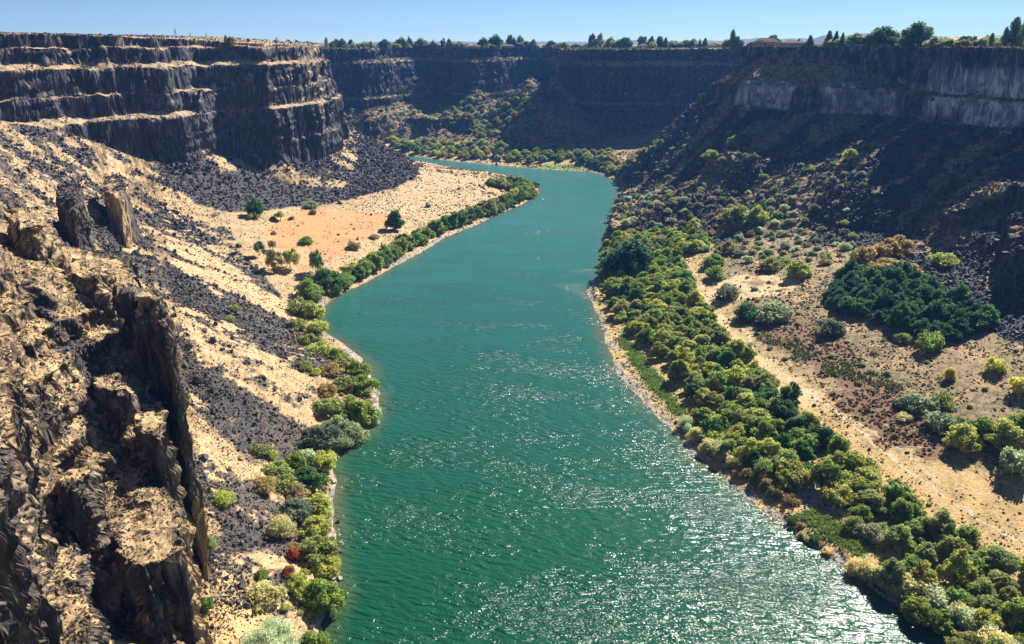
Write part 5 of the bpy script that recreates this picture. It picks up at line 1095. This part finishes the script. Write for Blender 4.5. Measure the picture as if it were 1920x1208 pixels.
def house(px, dist, wpx, dep, hw, hr, mw, mr, label, nwin=5, chim=True, wing=None):
    cx = (px-960)/F; yy_ = onrim(px, dist); xx_ = cx*(yy_*CP+3*SP); zb = float(height(np.array([xx_]), np.array([yy_]))[0])-.2
    w_ = wpx*(yy_*CP)/F
    e = bpy.data.objects.new('house', None); COL.objects.link(e); e.location = (xx_, yy_, zb); e.rotation_euler = (0, 0, -math.atan2(xx_, yy_)); tag(e, label, 'house')
    boxes = [(-w_/2, -dep/2, -.5, w_/2, dep/2, hw)]
    child('wall', box_me('wall', boxes, mw), e)
    rf = child('roof', hip_me('roof', w_, dep, hw+.003, hr, mr), e)
    if wing:
        wx_, ww, wh = wing; child('wall', box_me('wall', [(wx_-ww/2, -dep/2-4, -.5, wx_+ww/2, -dep/2-.003, wh)], mw), e)
        child('roof', hip_me('roof', ww, 4.4, wh+.006, hr*.55, mr, .5), e, (wx_, -dep/2-2.2, 0))
    if chim: child('chimney', box_me('chimney', [(w_*.2, -.6, hw+.8, w_*.2+1.2, .6, hw+hr+1.1)], M_brick), rf)
    for i in range(nwin):
        wx_ = -w_/2+w_*(i+.5)/nwin+.2; y_ = -dep/2-.03
        if wing and abs(wx_-wing[0]) < wing[1]/2+1: y_ -= 4
        wn = child('window', box_me('window', [(wx_-.95, y_-.05, .9, wx_+.95, y_+.02, 2.35)], M_trim), e)
        child('pane', box_me('pane', [(wx_-.8, y_-.09, 1.03, wx_+.8, y_-.052, 2.22)], M_glass), wn)
    dw = child('door', box_me('door', [(-w_*.06, -dep/2-.1, 0, -w_*.06+1.1, -dep/2-.003, 2.15)], M_brick), e)
    return e
house(1436, 730, 48, 13, 3.6, 4.2, M_wall_t, M_roof_b, 'large tan house with a broad brown hipped roof on the rim', 5, False, (-6, 9, 3.0))
house(1487, 738, 44, 12, 3.2, 3.0, M_wall_t, M_roof_b, 'lower brown roofed wing house right of the large tan house', 4, True)
house(1598, 690, 42, 9, 2.6, 1.6, M_wall_g, M_roof_g, 'low grey house left of the large round tree on the rim', 4, False)
house(943, 1295, 46, 12, 3.0, 2.6, M_wall_g, M_roof_g, 'long low grey house on the far rim under the broad trees', 5, False)
house(1206, 1285, 18, 10, 4.2, 2.5, M_wall_g, M_roof_g, 'small dark house at the edge of the far straight cliff', 3, False)
house(1334, 1330, 16, 10, 3.4, 2.6, M_wall_p, M_roof_b, 'small pink house on the far rim by the rim junction', 2, False)
house(1352, 1340, 14, 10, 3.0, 2.0, M_wall_p, M_roof_b, 'pale house right of the small pink house', 2, False)
house(1000, 1300, 22, 10, 2.8, 2.0, M_wall_g, M_roof_g, 'low pale house right of the long grey house', 3, False)
house(885, 1300, 30, 10, 2.8, 2.0, M_wall_g, M_roof_b, 'low brown roofed house left of the round dark tree', 3, False)
# ---- power line towers, far beyond the left rim
M_steel = mat_plain('galvanised_steel', (.30, .31, .33), .5, .5)
def pylon(px, dist, h_, label):
    cx = (px-960)/F; xx_ = cx*dist*CP; e = bpy.data.objects.new('power_tower', None); COL.objects.link(e); e.location = (xx_, dist, 139.5); tag(e, label, 'power tower', 'power line towers')
    V, Fc = [], []
    def bar(p, q, r_):
        p, q = Vector(p), Vector(q); ax = (q-p).normalized(); u = ax.cross(Vector((.31, .9, .13))).normalized(); v_ = ax.cross(u); b = len(V)
        for c_ in (p, q):
            for k in range(4): a = k*math.pi/2; V.append(c_+u*math.cos(a)*r_+v_*math.sin(a)*r_)
        for k in range(4): Fc.append((b+k, b+(k+1) % 4, b+4+(k+1) % 4, b+4+k))
    for sx in (-1, 1):
        for sy in (-1, 1): bar((sx*3, sy*3, 0), (sx*.5, sy*.5, h_), .22)
    for i in range(7):
        t0, t1 = i/7, (i+1)/7; a = 3-2.5*t0; b_ = 3-2.5*t1
        for s1 in (-1, 1): bar((-a, s1*a, h_*t0), (b_, s1*b_, h_*t1), .12); bar((a, s1*a, h_*t0), (-b_, s1*b_, h_*t1), .12)
    me = bpy.data.meshes.new('mast'); me.from_pydata([tuple(v) for v in V], [], Fc); me.materials.append(M_steel); child('mast', me, e)
    V2 = box_me('crossarm', [(-6, -.25, h_*.72, 6, .25, h_*.72+.4), (-4.5, -.25, h_*.88, 4.5, .25, h_*.88+.4)], M_steel); child('crossarm', V2, e)
for px, d_, h_, lb in [(331, 1900, 38, 'tallest faint power tower beyond the left rim'), (358, 2300, 34, 'middle faint power tower beyond the left rim'), (388, 2500, 36, 'faint power tower nearest the lone rim tree')]: pylon(px, d_, h_, lb)
# ---- single boulders
def boulder_me(seed, sub=2):
    import bmesh
    bm = bmesh.new(); bmesh.ops.create_icosphere(bm, subdivisions=sub+1, radius=1.0); r = np.random.default_rng(seed)
    planes = [(Vector(r.normal(size=3)).normalized(), r.uniform(.55, .85)) for _ in range(9)]
    for v in bm.verts:
        for nn_, d_ in planes:
            q = v.co.dot(nn_)
            if q > d_: v.co -= nn_*(q-d_)
        v.co += v.co.normalized()*float(r.normal())*.03
    me = bpy.data.meshes.new('boulder'); bm.to_mesh(me); bm.free()
    a = me.color_attributes.new('albedo', 'FLOAT_COLOR', 'POINT')
    return me
BM = []
for k in range(4):
    for pal_, c_ in (('dark', (.09, .078, .07)), ('pale', (.40, .36, .31))):
        me = boulder_me(200+k); nv = len(me.vertices); arr = np.ones((nv, 4), f32); arr[:, :3] = np.array(c_)*np.random.default_rng(k).uniform(.75, 1.25, (nv, 1)); me.color_attributes['albedo'].data.foreach_set('color', arr.ravel()); me.materials.append(M_bould); BM.append((pal_, me))
BL = [(638, 1022, 14, 'pale', 'pale flat topped boulder in the water below the shore willow'), (634, 980, 10, 'dark', 'dark boulder at the water edge above the flat topped one'), (636, 1086, 14, 'pale', 'pale boulder pair stone on the shore near the bright willow'), (626, 1078, 10, 'pale', 'pale boulder on the shore behind the boulder pair'), (648, 1115, 12, 'pale', 'pale boulder farthest out in the near shallows'), (601, 1145, 12, 'dark', 'dark boulder on the pale near beach'), (612, 1152, 8, 'dark', 'small dark boulder on the pale near beach'), (640, 1035, 8, 'dark', 'small dark boulder right of the flat topped one'),
      (626, 905, 12, 'pale', 'pale boulder at the mouth of the shore cove'), (690, 808, 8, 'dark', 'dark boulder on the pale beach point'), (380, 862, 24, 'dark', 'largest dark outcrop boulder on the tan slope by the cliff'), (355, 890, 12, 'dark', 'dark boulder left of the largest outcrop boulder'), (598, 600, 7, 'dark', 'tiny dark boulder in the pale shallows'), (604, 622, 7, 'dark', 'tiny dark boulder below the bright willow in shallows'),
      (448, 463, 12, 'dark', 'dark boulder at the left of the sand flat'), (513, 440, 12, 'dark', 'dark boulder at the rim of the orange sand'), (512, 412, 12, 'dark', 'dark boulder beside the small olive tree'), (740, 790, 0, 'dark', '')]
hb = hit([b[0] for b in BL], [b[1] for b in BL])
for b, q in zip(BL, hb):
    if not b[2] or np.isnan(q[0]): continue
    me = random.choice([m_ for p_, m_ in BM if p_ == b[3]]); o = bpy.data.objects.new('boulder', me); COL.objects.link(o)
    s_ = b[2]*(q[1]*CP-(q[2]-HC)*SP)/F/2; o.location = (q[0], q[1], max(q[2], 0)+s_*.3); o.scale = (s_, s_*random.uniform(.8, 1.1), s_*random.uniform(.6, .85)); o.rotation_euler = (0, 0, random.uniform(0, 6)); tag(o, b[4], 'boulder')
print('things', time.time()-T0)
# ------------------------------------------------------------------ air, sun, sky, camera
SUN_AZ, SUN_EL = math.radians(36.5), math.radians(39.5)
sc_ = bpy.context.scene
w = bpy.data.worlds.new('World'); sc_.world = w; w.use_nodes = True
nt = w.node_tree; bg = nt.nodes['Background']; sky = nt.nodes.new('ShaderNodeTexSky'); sky.sky_type = 'NISHITA'
sky.sun_disc = False; sky.sun_elevation = SUN_EL; sky.sun_rotation = SUN_AZ; sky.altitude = 1100; sky.air_density = .6; sky.dust_density = 0.0; sky.ozone_density = 6.0
nt.links.new(sky.outputs[0], bg.inputs[0]); bg.inputs[1].default_value = SKY_STRENGTH
sl = bpy.data.lights.new('sun', 'SUN'); sl.energy = 5.0; sl.angle = math.radians(.5); sl.color = (1, .95, .87)
so = bpy.data.objects.new('sun', sl); COL.objects.link(so)
d = Vector((math.sin(SUN_AZ)*math.cos(SUN_EL), math.cos(SUN_AZ)*math.cos(SUN_EL), math.sin(SUN_EL)))
so.rotation_euler = d.to_track_quat('Z', 'Y').to_euler(); so.location = d*500
if HAZE > 0:
    me = bpy.data.meshes.new('haze')
    x0, x1, y0, y1, z0, z1 = -4100, 4100, -4100, 4100, -7, 225
    v = [(a, b, c) for a in (x0, x1) for b in (y0, y1) for c in (z0, z1)]
    me.from_pydata(v, [], [(0, 1, 3, 2), (4, 6, 7, 5), (0, 4, 5, 1), (2, 3, 7, 6), (0, 2, 6, 4), (1, 5, 7, 3)])
    m, n_, out = new_mat('air_haze'); pv = n_.nodes.new('ShaderNodeVolumePrincipled')
    pv.inputs['Color'].default_value = (.16, .42, 1.0, 1); pv.inputs['Density'].default_value = HAZE; pv.inputs['Anisotropy'].default_value = .15
    n_.links.new(pv.outputs[0], out.inputs['Volume']); me.materials.append(m)
    ho = bpy.data.objects.new('haze', me); COL.objects.link(ho); ho['kind'] = 'stuff'; ho['label'] = 'thin blue air haze filling the canyon'
cam = bpy.data.cameras.new('camera'); cam.sensor_width = 36; cam.lens = 36*F/1920; cam.clip_end = 60000; cam.clip_start = 1
co = bpy.data.objects.new('camera', cam); COL.objects.link(co); co.location = (0, 0, HC); co.rotation_euler = (math.pi/2-PIT, 0, 0)
sc_.camera = co
sc_.view_settings.view_transform = 'Standard'; sc_.view_settings.look = 'None'; sc_.view_settings.gamma = 1; sc_.view_settings.exposure = EXPO
sc_.render.film_transparent = False
sc_.cycles.max_bounces = 5; sc_.cycles.diffuse_bounces = 2; sc_.cycles.glossy_bounces = 2; sc_.cycles.transmission_bounces = 2; sc_.cycles.volume_bounces = 0; sc_.cycles.transparent_max_bounces = 4
print('done', time.time()-T0)
